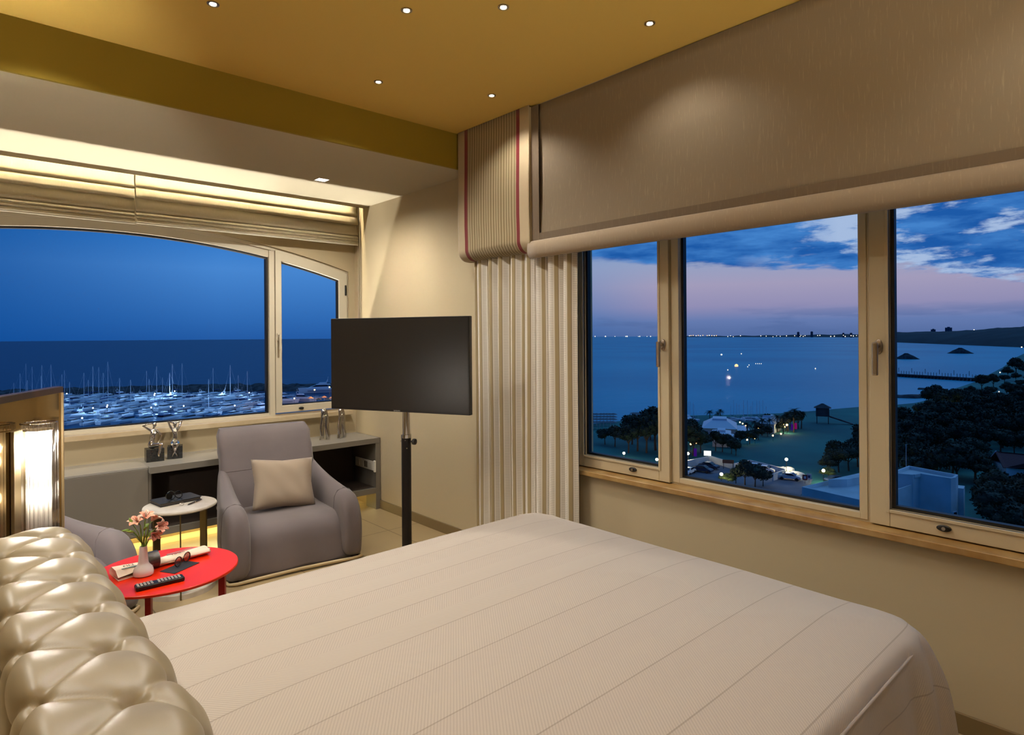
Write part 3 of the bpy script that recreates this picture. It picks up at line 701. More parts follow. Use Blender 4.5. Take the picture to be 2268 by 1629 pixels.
# ------------------------------------------------------------------ SIDE TABLES
WT = thing('side_table', 'white marble side table on three bronze bars between the armchairs', 'side table', (1.108, 4.37, 0))
bm = NB(); lathe(bm, [(.0, .52), (.200, .52), (.209, .523), (.212, .53), (.209, .538), (.204, .54), (0, .54)], seg=64, cap=False); bmesh.ops.remove_doubles(bm, verts=bm.verts[:], dist=1e-5); obj('tabletop', bm, M_marble, WT, smooth=True, auto=35)
bm = NB(); lathe(bm, [(.0, .0), (.20, .0), (.20, .03), (.197, .034), (0, .034)], seg=64, cap=False); bmesh.ops.remove_doubles(bm, verts=bm.verts[:], dist=1e-5); obj('base_disc', bm, M_marble, WT, smooth=True, auto=35)
vd = math.atan2(-4.37, -1.108)
for k, a_ in enumerate((vd, vd + math.radians(120), vd - math.radians(120))):
    m_ = RZ(a_)
    if k == 0: bm = box(NB(), .196, .206, -.03, .03, .0, .519, m_); bm.free(); bm = box(NB(), .160, .208, -.004, .004, .0, .519, m_)
    else: bm = box(NB(), .150, .160, -.034, .034, .034, .519, m_)
    obj('bar', bm, M_bronze, WT, bevel=.001)
RT = thing('side_table', 'round bright red metal side table beside the bed', 'side table', (.788, 3.369, 0))
bm = NB(); lathe(bm, [(0, .466), (.318, .466), (.322, .469), (.322, .477), (.319, .48), (0, .48)], seg=80, cap=False); bmesh.ops.remove_doubles(bm, verts=bm.verts[:], dist=1e-5); obj('tabletop', bm, M_red, RT, smooth=True, auto=35)
for a_ in (math.radians(-35), math.radians(-118), math.radians(145)):
    obj('leg', box(NB(), .245, .275, -.012, .012, 0, .466, RZ(a_)), M_redleg, RT, bevel=.002)
    
# things on the red table (top z .48)
VZ = thing('vase', 'small white bottle-shaped ceramic vase on the red table', 'vase', (.690, 3.352, .48))
bm = NB(); lathe(bm, [(.0, .0), (.036, .0), (.0455, .006), (.047, .02), (.044, .036), (.036, .050), (.027, .060), (.0235, .070), (.022, .09), (.0195, .12), (.0175, .148), (.0175, .153), (.0145, .153), (.0145, .08), (0, .078)], seg=48, cap=False); bmesh.ops.remove_doubles(bm, verts=bm.verts[:], dist=1e-5); obj('vessel', bm, M_ceram, VZ, smooth=True, auto=50); VZ.scale = (.92, .92, .90)
def flower_spray(loc, label):
    fl = thing('flower_spray', label, 'flowers', loc)
    rnd = random.Random(5)
    heads = [((-.018, .004, .150), (-.5, -.5, .7), 1.0), ((.012, .012, .165), (.1, -.5, .9), 1.0), ((.050, .0, .105), (.55, -.7, .25), 1.15), ((.038, .02, .140), (.7, .2, .8), 1.0), ((.030, -.015, .075), (.3, -.9, -.1), 1.0)]
    buds = [((-.048, .0, .118), (-1, -.2, .1)), ((-.035, -.01, .105), (-1, 0, .4)), ((.0, -.02, .11), (0, -.6, .6)), ((-.04, .005, .150), (-.3, 0, 1))]
    sm = NB()
    for p, d_, _ in heads: tube(sm, [(rnd.uniform(-.006, .006), rnd.uniform(-.006, .006), -.05), (p[0] * .25, p[1] * .25, .02), (p[0] * .8 - d_[0] * .01, p[1] * .8, p[2] - .02), (p[0], p[1], p[2] - .004)], [.003, .003, .0026, .002], 8)
    for p, d_ in buds: tube(sm, [(0, 0, .02), (p[0] * .5, p[1] * .5, p[2] * .65), p], [.0022, .002, .0016], 6)
    obj('stems', sm, M_stem, fl, smooth=True)
    for p, d_ in buds:
        q = Vector(d_).to_track_quat('Z', 'Y').to_matrix().to_4x4()
        bm = NB(); lathe(bm, [(.0005, 0), (.006, .006), (.0068, .014), (.004, .026), (.0005, .034)], seg=10, mat=TR(*p) @ q); obj('bud', bm, M_stem, fl, smooth=True)
    for (bx, by, bz, ang, ln) in ((-.012, 0, .05, 2.6, .07), (.014, .0, .055, .4, .06), (-.006, -.004, .03, 2.2, .06), (.01, .01, .10, 1.0, .05), (.004, -.012, .06, -1.2, .05)):
        bm = NB(); L_ = []; nn = 8
        for i in range(nn + 1):
            k = i / nn; wd_ = .009 * math.sin(min(1, k * 1.05 + .05) * PI) + .0006
            c0 = Vector((bx + math.cos(ang) * ln * k * .55, by + math.sin(ang) * ln * k * .3, bz + ln * k * (1 - .45 * k)))
            side = Vector((-math.sin(ang) * .5, math.cos(ang), .25)).normalized()
            L_.append([bm.verts.new(c0 - side * wd_), bm.verts.new(c0 + Vector((0, 0, -.0015))), bm.verts.new(c0 + side * wd_)])
        for i in range(nn):
            for j in range(2): bm.faces.new((L_[i][j], L_[i + 1][j], L_[i + 1][j + 1], L_[i][j + 1]))
        o = obj('leaf', bm, M_stem, fl, smooth=True); so = o.modifiers.new('thick', 'SOLIDIFY'); so.thickness = .0006
    for hi, (p, d_, sc_) in enumerate(heads):
        q = Vector(d_).to_track_quat('Z', 'Y').to_matrix().to_4x4(); base = TR(*p) @ q @ Matrix.Diagonal((sc_, sc_, sc_, 1))
        h = thing('blossom', None, None); h.parent = fl
        for k in range(6):
            bm = NB(); nn = 8; L_ = []; inner = k % 2; ang = k * PI / 3 + .2
            for i in range(nn + 1):
                kk = i / nn; wd_ = (.0075 if inner else .0115) * math.sin(min(1., kk * .97 + .06) * PI) ** .8 + .0008
                rad = .004 + .030 * kk ** 1.3 * (1.05 if inner else .95); hh = .030 * math.sin(kk * 1.9) * .95
                row = []
                for sgn in (-1, -.5, 0, .5, 1):
                    v_ = Vector((rad * math.cos(ang) - sgn * wd_ * math.sin(ang), rad * math.sin(ang) + sgn * wd_ * math.cos(ang), hh - .004 * (1 - sgn * sgn) + .0015 * math.sin(kk * 7 + sgn * 3)))
                    row.append(bm.verts.new(base @ v_))
                L_.append(row)
            for i in range(nn):
                for j in range(4): bm.faces.new((L_[i][j], L_[i + 1][j], L_[i + 1][j + 1], L_[i][j + 1]))
            o = obj('petal', bm, M_petal_pale if (inner and k in (1, 3)) else M_petal, h, smooth=True); so = o.modifiers.new('thick', 'SOLIDIFY'); so.thickness = .0006
        bm = NB()
        for k in range(5):
            a_ = k * 1.25; tube(bm, [base @ Vector((0, 0, .004)), base @ Vector((.004 * math.cos(a_), .004 * math.sin(a_), .02)), base @ Vector((.008 * math.cos(a_), .008 * math.sin(a_), .034))], .0006, 5); ball(bm, base @ Vector((.008 * math.cos(a_), .008 * math.sin(a_), .035)), .0015, u=6, v=5)
        obj('stamens', bm, M_stamen, h, smooth=True)
    return fl
fsp = flower_spray((.690, 3.352, .608), 'salmon pink lily-like blossoms standing in the white vase'); fsp.scale = (1.12, 1.12, .84)

# rolled newspaper through a dark ring
NP = thing('newspaper', 'folded salmon newspaper rolled through a dark ring on the red table', 'newspaper', (.755, 3.43, .4805), math.radians(5))
def text(name, body, size, m_, parent, mtx, align='CENTER'):
    cu_ = bpy.data.curves.new(name, 'FONT'); cu_.body = body; cu_.size = size; cu_.extrude = .0001; cu_.align_x = align; cu_.align_y = 'CENTER'
    tmp = bpy.data.objects.new(name, cu_); C.objects.link(tmp)
    me = bpy.data.meshes.new_from_object(tmp, depsgraph=bpy.context.evaluated_depsgraph_get()); bpy.data.objects.remove(tmp); bpy.data.curves.remove(cu_)
    me.materials.clear(); me.materials.append(m_); o = bpy.data.objects.new(name, me); C.objects.link(o); o.parent = parent; o.matrix_local = mtx; return o
# left flap: open folded wedge
bm = NB(); rs = []
for k in arc(8, 0, 1):
    x = -.175 + .155 * k; hgt = .040 - .006 * k; dep = .072 - .030 * k
    rs.append([Vector((x, -dep, .0)), Vector((x, -dep, .004)), Vector((x, .01, .007)), Vector((x, -dep * .98, hgt * .40 + .012 * k)), Vector((x, -dep * .4, hgt)), Vector((x, dep * .5, hgt * 1.02)), Vector((x, dep, hgt * .45)), Vector((x, dep * .95, 0))])
rings(bm, rs); obj('left_pages', bm, M_paper, NP)
bm = NB(); rs = []
for k in arc(12, 0, 1):
    x = -.02 + .27 * k; r1 = .026 + .006 * k; r2 = .018 - .003 * k
    rs.append([Vector((x + .004 * math.sin(i * 3) * k, (r1 + .012 * k) * math.cos(2 * PI * i / 18) * 1.15 + .022 * k, .020 + r2 * math.sin(2 * PI * i / 18) * (1 if math.sin(2 * PI * i / 18) > 0 else 1.08))) for i in range(18)])
rings(bm, rs); obj('rolled_pages', bm, M_paper, NP, smooth=True, auto=50)
bm = NB(); tube(bm, [(x, .018 + .02 * x, .0395 - .03 * x) for x in arc(10, .06, .24)], .0012, 5); obj('page_edge', bm, M_ink, NP)
text('headline', 'FIN', .030, M_ink, NP, TR(-.115, -.002, .0415) @ Matrix.Rotation(math.radians(2), 4, 'X'))
text('headline', 'TIMES', .026, M_ink, NP, TR(.105, .002, .0405) @ RZ(math.radians(6)))
bxo('printed_rule', -.15, -.045, -.030, -.022, .0385, .0395, M_teal, NP); bxo('printed_rule', .07, .20, .028, .034, .0345, .0355, M_teal, NP, mat=RZ(math.radians(6)))
RG = thing('napkin_ring', 'dark hammered metal ring around the rolled newspaper', 'ring', (.755, 3.43, .4805), math.radians(5))
bm = NB(); mx_ = TR(-.015, 0, .040) @ Matrix.Rotation(PI / 2, 4, 'Y'); lathe(bm, [(.034, -.028), (.040, -.028), (.0405, 0), (.040, .028), (.034, .028), (.034, -.028)], seg=40, mat=mx_, cap=False); bmesh.ops.remove_doubles(bm, verts=bm.verts[:], dist=1e-5)
obj('band', bm, mat('hammered_steel', S(96, 94, 92), .28, metal=.9, bump=(180, .5, .002)), RG, smooth=True, auto=40)

# remote control
RC = thing('remote_control', 'black remote control lying at the front of the red table', 'remote control', (.718, 3.172, .4805), math.radians(-2))
bm = NB(); box(bm, -.098, .098, -.026, .026, 0, .019); obj('body', bm, M_black, RC, bevel=.006)
key = None
for r_ in range(4):
    for c_ in range(13):
        if c_ in (5,) : continue
        x = -.087 + c_ * .0138; y = -.0165 + r_ * .011
        if key is None: key = bxo('key', -.0045, .0045, -.0032, .0032, 0, .003, M_key, RC, bevel=.0008); kk = key
        else: kk = key.copy(); C.objects.link(kk); kk.parent = RC
        kk.location = (x, y, .0188)
# glasses on a dark cloth
LC = tag(obj('lens_cloth', NB() if False else box(NB(), -.075, .075, -.045, .045, 0, .002), mat('navy_microfibre', S(26, 28, 40), .8)), 'dark folded lens cloth under the eyeglasses', 'cloth'); LC.location = (.845, 3.345, .4805); LC.rotation_euler = (0, 0, math.radians(30))
GL = thing('eyeglasses', 'dark round eyeglasses on the lens cloth', 'glasses', (.865, 3.375, .483), math.radians(42))
M_acet = mat('dark_acetate', S(44, 26, 28), .2, coat=.5)
for s in (-1, 1):
    bm = NB(); tube(bm, [(s * .034 + .026 * math.cos(a_), 0, .024 + .022 * math.sin(a_)) for a_ in [2 * PI * i / 28 for i in range(28)]], .0024, 8, closed=True); rm_ = obj('lens_rim', bm, M_acet, GL, smooth=True)
    bm = NB(); rings(bm, [[Vector((s * .034 + .025 * math.cos(2 * PI * i / 28), y, .024 + .021 * math.sin(2 * PI * i / 28))) for i in range(28)] for y in (-.0006, .0006)]); obj('lens', bm, see_through('clear_lens', (.95, .95, .95, 1), .8), rm_)
    bm = NB(); tube(bm, [(s * .060, 0, .034), (s * .064, .010, .033), (s * .05, .07, .018), (s * .03, .118, .006)], .0018, 8); obj('temple', bm, M_gold, GL, smooth=True)
bm = NB(); tube(bm, [(-.010, 0, .028), (0, -.001, .032), (.010, 0, .028)], .0022, 8); obj('bridge', bm, M_gold, GL, smooth=True)

# things on the white table (top z .54)
NBK = thing('notebook', 'black leather notebook on the white marble table', 'notebook', (1.105, 4.46, .5405), math.radians(8))
bxo('cover', -.125, .125, -.085, .085, .0, .004, M_block, NBK, bevel=.001); bxo('pages', -.120, .120, -.081, .083, .004, .018, mat('grey_pages', S(60, 54, 50), .8), NBK); bxo('cover', -.125, .125, -.085, .085, .018, .022, M_block, NBK, bevel=.001)
BR = thing('bracelet_watch', 'black coiled watch standing on the black notebook', 'watch', (1.075, 4.43, .5632), math.radians(20))
bm = NB(); tube(bm, [(.026 * math.cos(a_), .010 * math.sin(a_) + .008, .026 + .024 * math.sin(a_)) for a_ in [2 * PI * i / 32 for i in range(32)]], .0035, 8, closed=True); obj('strap', bm, M_block, BR, smooth=True)
bm = NB(); lathe(bm, [(.0, -.004), (.020, -.004), (.0225, 0), (.020, .004), (0, .004)], seg=32, mat=TR(-.022, -.004, .026) @ Matrix.Rotation(math.radians(68), 4, 'X') @ RZ(0), cap=False); obj('watch_case', bm, mat('gunmetal', S(60, 60, 58), .2, metal=1), BR, smooth=True, auto=40)
bm = NB(); tube(bm, [(.045 + .024 * math.cos(a_), .010 * math.sin(a_), .022 + .020 * math.sin(a_)) for a_ in [2 * PI * i / 32 for i in range(32)]], .003, 8, closed=True); obj('strap_loop', bm, mat('polished_black', S(30, 30, 30), .12, metal=.7), BR, smooth=True)
PN = thing('pen', 'dark pen lying on the white marble table', 'pen', (1.185, 4.335, .546), math.radians(38))
bm = NB(); lathe(bm, [(.001, -.07), (.004, -.058), (.0048, -.02), (.0048, .055), (.003, .066), (.0005, .067)], seg=14, mat=Matrix.Rotation(PI / 2, 4, 'Y')); obj('barrel', bm, M_acet, PN, smooth=True); bm = NB(); lathe(bm, [(.0051, -.002), (.0051, .002)], seg=14, mat=Matrix.Rotation(PI / 2, 4, 'Y')); obj('band', bm, M_gold, PN)
RN = thing('finger_ring', 'small silver ring with a round stone on the white marble table', 'ring', (1.105, 4.315, .5405))
bm = NB(); tube(bm, [(.010 * math.cos(a_), 0, .011 + .010 * math.sin(a_)) for a_ in [2 * PI * i / 24 for i in range(24)]], .0013, 6, closed=True); obj('hoop', bm, M_chrome, RN, smooth=True); bm = NB(); ball(bm, (-.012, -.004, .012), .007, s=(1, .5, 1)); obj('stone', bm, M_ceram, RN, smooth=True)

# ------------------------------------------------------------------ TELEVISION ON ITS POLE
tvx, tvy = 2.19, 3.512; tva = math.atan2(3.03 - 3.99, 2.405 - 1.972)
ST = thing('tv_stand', 'black telescopic television stand with a chrome upper tube', 'stand', (2.268, 3.545, 0), tva)
bm = NB(); lathe(bm, [(.0, 0), (.23, 0), (.235, .006), (.23, .014), (.04, .022), (0, .022)], seg=48, cap=False); bmesh.ops.remove_doubles(bm, verts=bm.verts[:], dist=1e-5); obj('base_plate', bm, M_blackm, ST, smooth=True, auto=40)
bm = NB(); lathe(bm, [(.032, .02), (.032, .925)], seg=32); obj('lower_tube', bm, M_blackm, ST, smooth=True, auto=40)
bm = NB(); lathe(bm, [(.034, .925), (.034, .947), (.024, .948)], seg=32); obj('collar', bm, M_chrome, ST, smooth=True, auto=40)
bm = NB(); lathe(bm, [(.024, .93), (.024, 1.30)], seg=32); obj('upper_tube', bm, M_chrome, ST, smooth=True, auto=40)
kn = thing('knob', None, None); kn.parent = ST; kn.location = (.032, 0, .902)
bm = NB(); lathe(bm, [(.006, 0), (.006, .02), (.019, .021), (.021, .03), (.019, .04), (.0, .042)], seg=20, mat=Matrix.Rotation(PI / 2, 4, 'Y'), cap=False); obj('grip', bm, M_black, kn, smooth=True, auto=40)
bm = NB()
for k, a_ in enumerate((-2.4, -1.2, -.9)): ball(bm, (.034 * math.cos(a_), .034 * math.sin(a_), (.905, .912, .86)[k]), .0045, u=8, v=6)
obj('screws', bm, M_chrome, ST, smooth=True)
obj('bracket', box(NB(), -.09, .09, -.034, -.02, 1.18, 1.34), M_blackm, ST, bevel=.003)
TV = thing('television', 'flat black television switched off, mounted on the pole stand', 'television', (tvx, tvy, 1.108), tva)
bm = NB(); box(bm, -.532, .532, -.018, .018, 0, .615); obj('housing', bm, M_black, TV, bevel=.004)
bm = NB(); box(bm, -.522, .522, -.0195, -.018, .016, .605); obj('screen', bm, M_screen, TV)
obj('back_cover', box(NB(), -.36, .36, .018, .028, .06, .4), M_black, TV, bevel=.004)
text('maker_mark', 'SAMSUNG', .011, M_key, TV, TR(0, -.0192, .0075) @ Matrix.Rotation(PI / 2, 4, 'X'))

# ------------------------------------------------------------------ BED
BX0, BX1, BY0, BY1, BT = .40, 2.60, .66, 2.66, .59
def rrect(hx, hy, rad, n=14):
    out = []
    for (sx_, sy_, a0) in ((1, 1, 0), (-1, 1, PI / 2), (-1, -1, PI), (1, -1, 1.5 * PI)):
        for i in range(n): a_ = a0 + PI / 2 * i / (n - 1); out.append((sx_ * (hx - rad) + rad * math.cos(a_), sy_ * (hy - rad) + rad * math.sin(a_)))
    res = []; m_ = len(out)
    for i in range(m_):
        (xa, ya), (xb, yb) = out[i], out[(i + 1) % m_]; d_ = math.hypot(xb - xa, yb - ya); k = max(1, int(d_ / .05))
        for j in range(k): res.append((xa + (xb - xa) * j / k, ya + (yb - ya) * j / k))
    return res
BED = thing('bed', 'wide upholstered bed with a tufted cream headboard', 'bed', (1.5, 1.66, 0))
bxo('bed_base', -1.06, 1.0, -.92, .92, .06, .30, M_dark, BED, bevel=.02)
bxo('mattress', -1.06, 1.02, -.95, .95, .301, .54, mat('white_ticking', S(220, 214, 204), .8), BED, bevel=.05)
def quilt_mat():
    m_ = mat('herringbone_quilt', S(192, 180, 162), .85, sheen=.2); t, b = edit(m_)
    uv = t.a('ShaderNodeSeparateXYZ', i_0=t.a('ShaderNodeTexCoord').outputs['UV']); x, y = uv.outputs[0], uv.outputs[1]
    bd = t.m('DIVIDE', y, .1075); fl_ = t.m('FLOOR', bd); fr = t.m('FRACT', bd)
    sgn = t.m('SUBTRACT', t.m('MULTIPLY', t.m('MODULO', fl_, 2.0), 2.0), 1.0); sgn = t.m('SIGN', t.m('ADD', sgn, .01))
    dg = t.m('ADD', x, t.m('MULTIPLY', t.m('MULTIPLY', y, sgn), .75))
    wv = t.m('SINE', t.m('MULTIPLY', dg, 2 * PI / .0105))
    ridge = t.rng(wv, -.2, 1.0)
    seam = t.m('MULTIPLY', t.m('LESS_THAN', t.m('ABSOLUTE', t.m('SUBTRACT', t.m('FRACT', t.m('DIVIDE', y, .215)), .5)), .012), 1.0)
    c = t.mix(t.m('MULTIPLY', ridge, .30), S(192, 180, 164), S(142, 130, 114)); c = t.mix(t.m('MULTIPLY', seam, .45), c, S(120, 104, 84))
    c = t.mix(t.m('MULTIPLY', t.m('SUBTRACT', 1.0, t.m('MODULO', t.m('ABSOLUTE', fl_), 2.0)), .10), c, S(180, 162, 150))
    t.put(b, 'Base Color', c)
    h = t.m('SUBTRACT', t.m('MULTIPLY', ridge, -.4), t.m('MULTIPLY', seam, 2.5))
    bn = t.a('ShaderNodeBump', i_Strength=.5, i_Distance=.002, i_Height=h); t.put(b, 'Normal', bn); return m_
M_quilt = quilt_mat()
bm = NB(); uvl = bm.loops.layers.uv.new('UVMap')
hx, hy = (BX1 - BX0) / 2 + .0, (BY1 - BY0) / 2
per = rrect(hx, hy, .16); npn = len(per)
uvs = {}
def addring(pts, us):
    vs = []
    for p, u in zip(pts, us): v = bm.verts.new(p); uvs[v] = u; vs.append(v)
    return vs
prev = None
rngs = []
for s in (.06, .14, .25, .4, .55, .68, .78, .86, .92, .96, .985):
    pts = [(x * s, y * s) for x, y in per]
    def hz(x, y): e = max(abs(x) / hx, abs(y) / hy); return BT + .006 - .035 * e ** 6 + .003 * math.sin(x * 5 + y * 2) * math.sin(y * 6) * min(1, (x * x + y * y) * 4)
    rngs.append(([(x, y, hz(x, y)) for x, y in pts], [(x, y) for x, y in pts]))
def outward(i):
    (xa, ya), (xb, yb) = per[i - 1], per[(i + 1) % npn]; d_ = Vector((yb - ya, -(xb - xa))).normalized(); x, y = per[i]
    if d_.x * x + d_.y * y < 0: d_ = -d_
    return d_
outs = [outward(i) for i in range(npn)]
for (off, z) in ((0.0, BT - .036), (.012, BT - .055), (.018, BT - .085), (.020, BT - .13), (.024, BT - .2), (.034, BT - .3), (.05, BT - .42), (.06, BT - .56)):
    pts = []; us = []
    for i, (x, y) in enumerate(per):
        dpt = BT - z; al = i / npn
        # corner pleats: fold pushes out where the perimeter turns
        cor = max(0, (abs(x) - (hx - .26)) / .26) * max(0, (abs(y) - (hy - .26)) / .26)
        wav = math.sin(al * 2 * PI * 26) * .010 * min(1, dpt / .25)
        ex = off + wav + cor ** .6 * .085 * min(1, dpt / .22) + (.022 * math.sin(al * 2 * PI * 40) * min(1, dpt / .2) if cor > .02 else 0)
        px, py = x + outs[i].x * ex, y + outs[i].y * ex
        if x < -hx + .3: ex = min(ex, .03); px, py = x + outs[i].x * ex, y + outs[i].y * ex
        pts.append((px, py, max(z, .03))); us.append((x + outs[i].x * dpt, y + outs[i].y * dpt))
    rngs.append((pts, us))
vr = [addring(p, u) for p, u in rngs]
for a_ in range(len(vr) - 1):
    for i in range(npn):
        j = (i + 1) % npn
        f = bm.faces.new((vr[a_][i], vr[a_][j], vr[a_ + 1][j], vr[a_ + 1][i]))
        for l_ in f.loops: l_[uvl].uv = uvs[l_.vert]
cv_ = bm.verts.new((0, 0, BT + .006)); uvs[cv_] = (0, 0)
for i in range(npn):
    f = bm.faces.new((cv_, vr[0][i], vr[0][(i + 1) % npn]))
    for l_ in f.loops: l_[uvl].uv = uvs[l_.vert]
bmesh.ops.recalc_face_normals(bm, faces=bm.faces[:])
me = bpy.data.meshes.new('quilt'); bm.to_mesh(me); bm.free(); me.materials.append(M_quilt)
for p in me.polygons: p.use_smooth = True
q = bpy.data.objects.new('bedspread', me); C.objects.link(q); q.location = (1.5, 1.66, 0)
tag(q, 'cream herringbone quilted bedspread covering the bed', 'bedspread')
sb = q.modifiers.new('sub', 'SUBSURF'); sb.levels = 1; sb.render_levels = 1
so = q.modifiers.new('thick', 'SOLIDIFY'); so.thickness = .006
bm = NB(); tube(bm, [(x + outs[i].x * .016, y + outs[i].y * .016, BT - .062) for i, (x, y) in enumerate(per)], .005, 6, closed=True); obj('piping', bm, M_quilt, q, smooth=True)

# headboard with deep buttoned tufts
HB = thing('headboard', None, None); HB.parent = BED; HB.location = (-1.5, -1.66, 0)
BED['label'] = 'wide bed with a thick button-tufted cream leather headboard'
HY0, HY1 = -.10, 2.745
path = [(.085, .10), (.085, .3), (.085, .55), (.085, .75), (.087, .86)]
for a_ in arc(9, PI, PI / 2): path.append((.135 + .048 * math.cos(a_), .875 + .062 * math.sin(a_)))
path += [(.19, .941), (.24, .942), (.275, .938)]
for a_ in arc(10, PI / 2, math.radians(22)): path.append((.275 + .085 * math.cos(a_), .855 + .083 * math.sin(a_)))
path += [(.372, .86), (.392, .80), (.408, .74), (.424, .68), (.436, .62), (.445, .55), (.45, .45), (.45, .3), (.45, .12)]
# resample by arc length
def resample(p, step):
    out = [Vector(p[0])]; acc = 0
    segs = []
    tot = sum((Vector(p[i + 1]) - Vector(p[i])).length for i in range(len(p) - 1)); n = int(tot / step); k = 0; pos = 0
    for i in range(1, n + 1):
        tgt = tot * i / n; a2 = 0
        for j in range(len(p) - 1):
            L = (Vector(p[j + 1]) - Vector(p[j])).length
            if a2 + L >= tgt - 1e-9: out.append(Vector(p[j]).lerp(Vector(p[j + 1]), (tgt - a2) / L)); break
            a2 += L
    return out, tot
PR, TOT = resample(path, .0055)
SP = .256
def arcpos(x, z):
    b_, bi = 9, 0
    for i, p in enumerate(PR):
        d_ = (p - Vector((x, z))).length
        if d_ < b_: b_, bi = d_, i
    return TOT * bi / (len(PR) - 1)
sA = arcpos(.118, .93); sB = arcpos(.232, .942); sC = arcpos(.365, .87); dS = (sC - sA) / 2
rows = [sA - 2 * dS, sA - dS, sA, sA + dS, sA + 2 * dS, sA + 3 * dS, sA + 4 * dS]   # alternating half offsets
YA0 = 1.72; 
def tuft(s, y):
    """height relative to the padded surface; diamonds bounded by pleats between buttons"""
    a_ = (s - sA) / dS; b_ = (y - YA0) / (SP / 2)
    # diamond coordinates
    p_ = (a_ + b_) / 2; q_ = (a_ - b_) / 2
    dp = abs(p_ - round(p_)); dq = abs(q_ - round(q_))
    pil = abs(math.sin(PI * dp)) * abs(math.sin(PI * dq))
    h = .015 * pil ** .75 - .008
    h -= .0035 * (math.exp(-(dp / .045) ** 2) + math.exp(-(dq / .045) ** 2)) + .003 * (math.exp(-(dp / .10) ** 2) + math.exp(-(dq / .10) ** 2))
    h -= .024 * math.exp(-((dp * dp + dq * dq) / .012))
    if a_ < -.9: h *= max(0, 1 - (-.9 - a_) / .8)
    if a_ > 3.4: h *= max(0, 1 - (a_ - 3.4) / 1)
    return h
bm = NB(); NYh = int((HY1 - HY0) / .0065); g = []
for i in range(NYh + 1):
    y = HY0 + (HY1 - HY0) * i / NYh; row = []
    e = min(y - HY0, HY1 - y); rnd_ = .045
    ins = 0 if e > rnd_ else rnd_ - math.sqrt(max(0, rnd_ ** 2 - (rnd_ - e) ** 2))
    for k, p in enumerate(PR):
        pa, pb = PR[max(0, k - 1)], PR[min(len(PR) - 1, k + 1)]; tn = (pb - pa).normalized(); nr = Vector((-tn.y, tn.x))
        if nr.dot(p - Vector((.26, .6))) < 0: nr = -nr
        s = TOT * k / (len(PR) - 1); h = tuft(s, y) * (1 if e > .06 else max(0, e / .06)) - ins
        row.append(bm.verts.new((p.x + nr.x * h, y, p.y + nr.y * h)))
    g.append(row)
for i in range(NYh):
    for k in range(len(PR) - 1): bm.faces.new((g[i][k], g[i][k + 1], g[i + 1][k + 1], g[i + 1][k]))
inner_ = [v for row in g[1:-1] for v in row[1:-1]]
for _ in range(2): bmesh.ops.smooth_vert(bm, verts=inner_, factor=.5, use_axis_x=True, use_axis_y=True, use_axis_z=True)
bm.faces.new(list(reversed(g[0]))); bm.faces.new(g[-1])
obj('padding', bm, M_leather, HB, smooth=True, auto=70)
btn = None
for r_, s in enumerate(rows):
    if r_ < 1: continue
    for k in range(-9, 7):
        y = YA0 + k * SP + (0 if r_ % 2 == 0 else SP / 2)
        if not (HY0 + .08 < y < HY1 - .06) or r_ > 5: continue
        ki = min(len(PR) - 1, int(round(s / TOT * (len(PR) - 1)))); p = PR[ki]; tn = (PR[min(ki + 1, len(PR) - 1)] - PR[ki - 1]).normalized(); nr = Vector((-tn.y, tn.x))
        if nr.dot(p - Vector((.26, .6))) < 0: nr = -nr
        d_ = tuft(s, y) + .004
        if btn is None:
            b2 = NB(); ball(b2, (0, 0, 0), .015, s=(1, 1, .45)); btn = obj('button', b2, M_leather, HB, smooth=True); bb = btn
        else: bb = btn.copy(); C.objects.link(bb); bb.parent = HB
        bb.location = (p.x + nr.x * d_, y, p.y + nr.y * d_); bb.rotation_euler = (0, math.atan2(nr.x, nr.y), 0)
struct_leg = None

# ------------------------------------------------------------------ MIRRORED PANEL AND CRYSTAL SCONCE
pdx, pdy = (.409 - .161), (3.616 - 3.152); pl = math.hypot(pdx, pdy); ux, uy = pdx / pl, pdy / pl   # along the panel, away from viewer
pang = math.atan2(uy, ux)
MP = thing('mirrored_panel', 'bronze mirrored panel framed in dark wood behind the headboard', 'mirror panel', (.409, 3.616, 0), pang)
# local x runs along the panel (0 = far edge, negative towards the viewer), local -y faces the bed
PLn = 1.0
bxo('mirror', -PLn + .02, -.010, -.001, .0, .06, 1.345, M_mirror, MP)
bm = NB(); box(bm, -PLn, 0, .0, .03, .02, 1.375); obj('backing', bm, M_wood, MP, bevel=.002)
bxo('rail', -PLn, -.0005, -.008, -.0005, 1.346, 1.374, M_wood, MP, bevel=.002); bxo('rail', -PLn, -.0005, -.008, .0, 0, .06, M_wood, MP, bevel=.002)
bm = NB(); box(bm, -.008, -.0008, -.010, -.0008, .061, 1.345); obj('edge_strip', bm, M_gold, MP)
SCN = thing('wall_lamp', 'lit crystal rod wall lamp mounted on the mirrored panel', 'wall lamp', (.409, 3.616, 0), pang)
def local_of(x, y): dx, dy = x - .409, y - 3.616; return dx * ux + dy * uy, -dx * uy + dy * ux
lx, ly = local_of(.216, 3.25); cx_l = -.405; R_l = .060; off = .016 + R_l + .002
bm = NB(); box(bm, cx_l - .055, cx_l + .055, -.016, -.002, .80, 1.226); obj('backplate', bm, M_tan, SCN, bevel=.002)
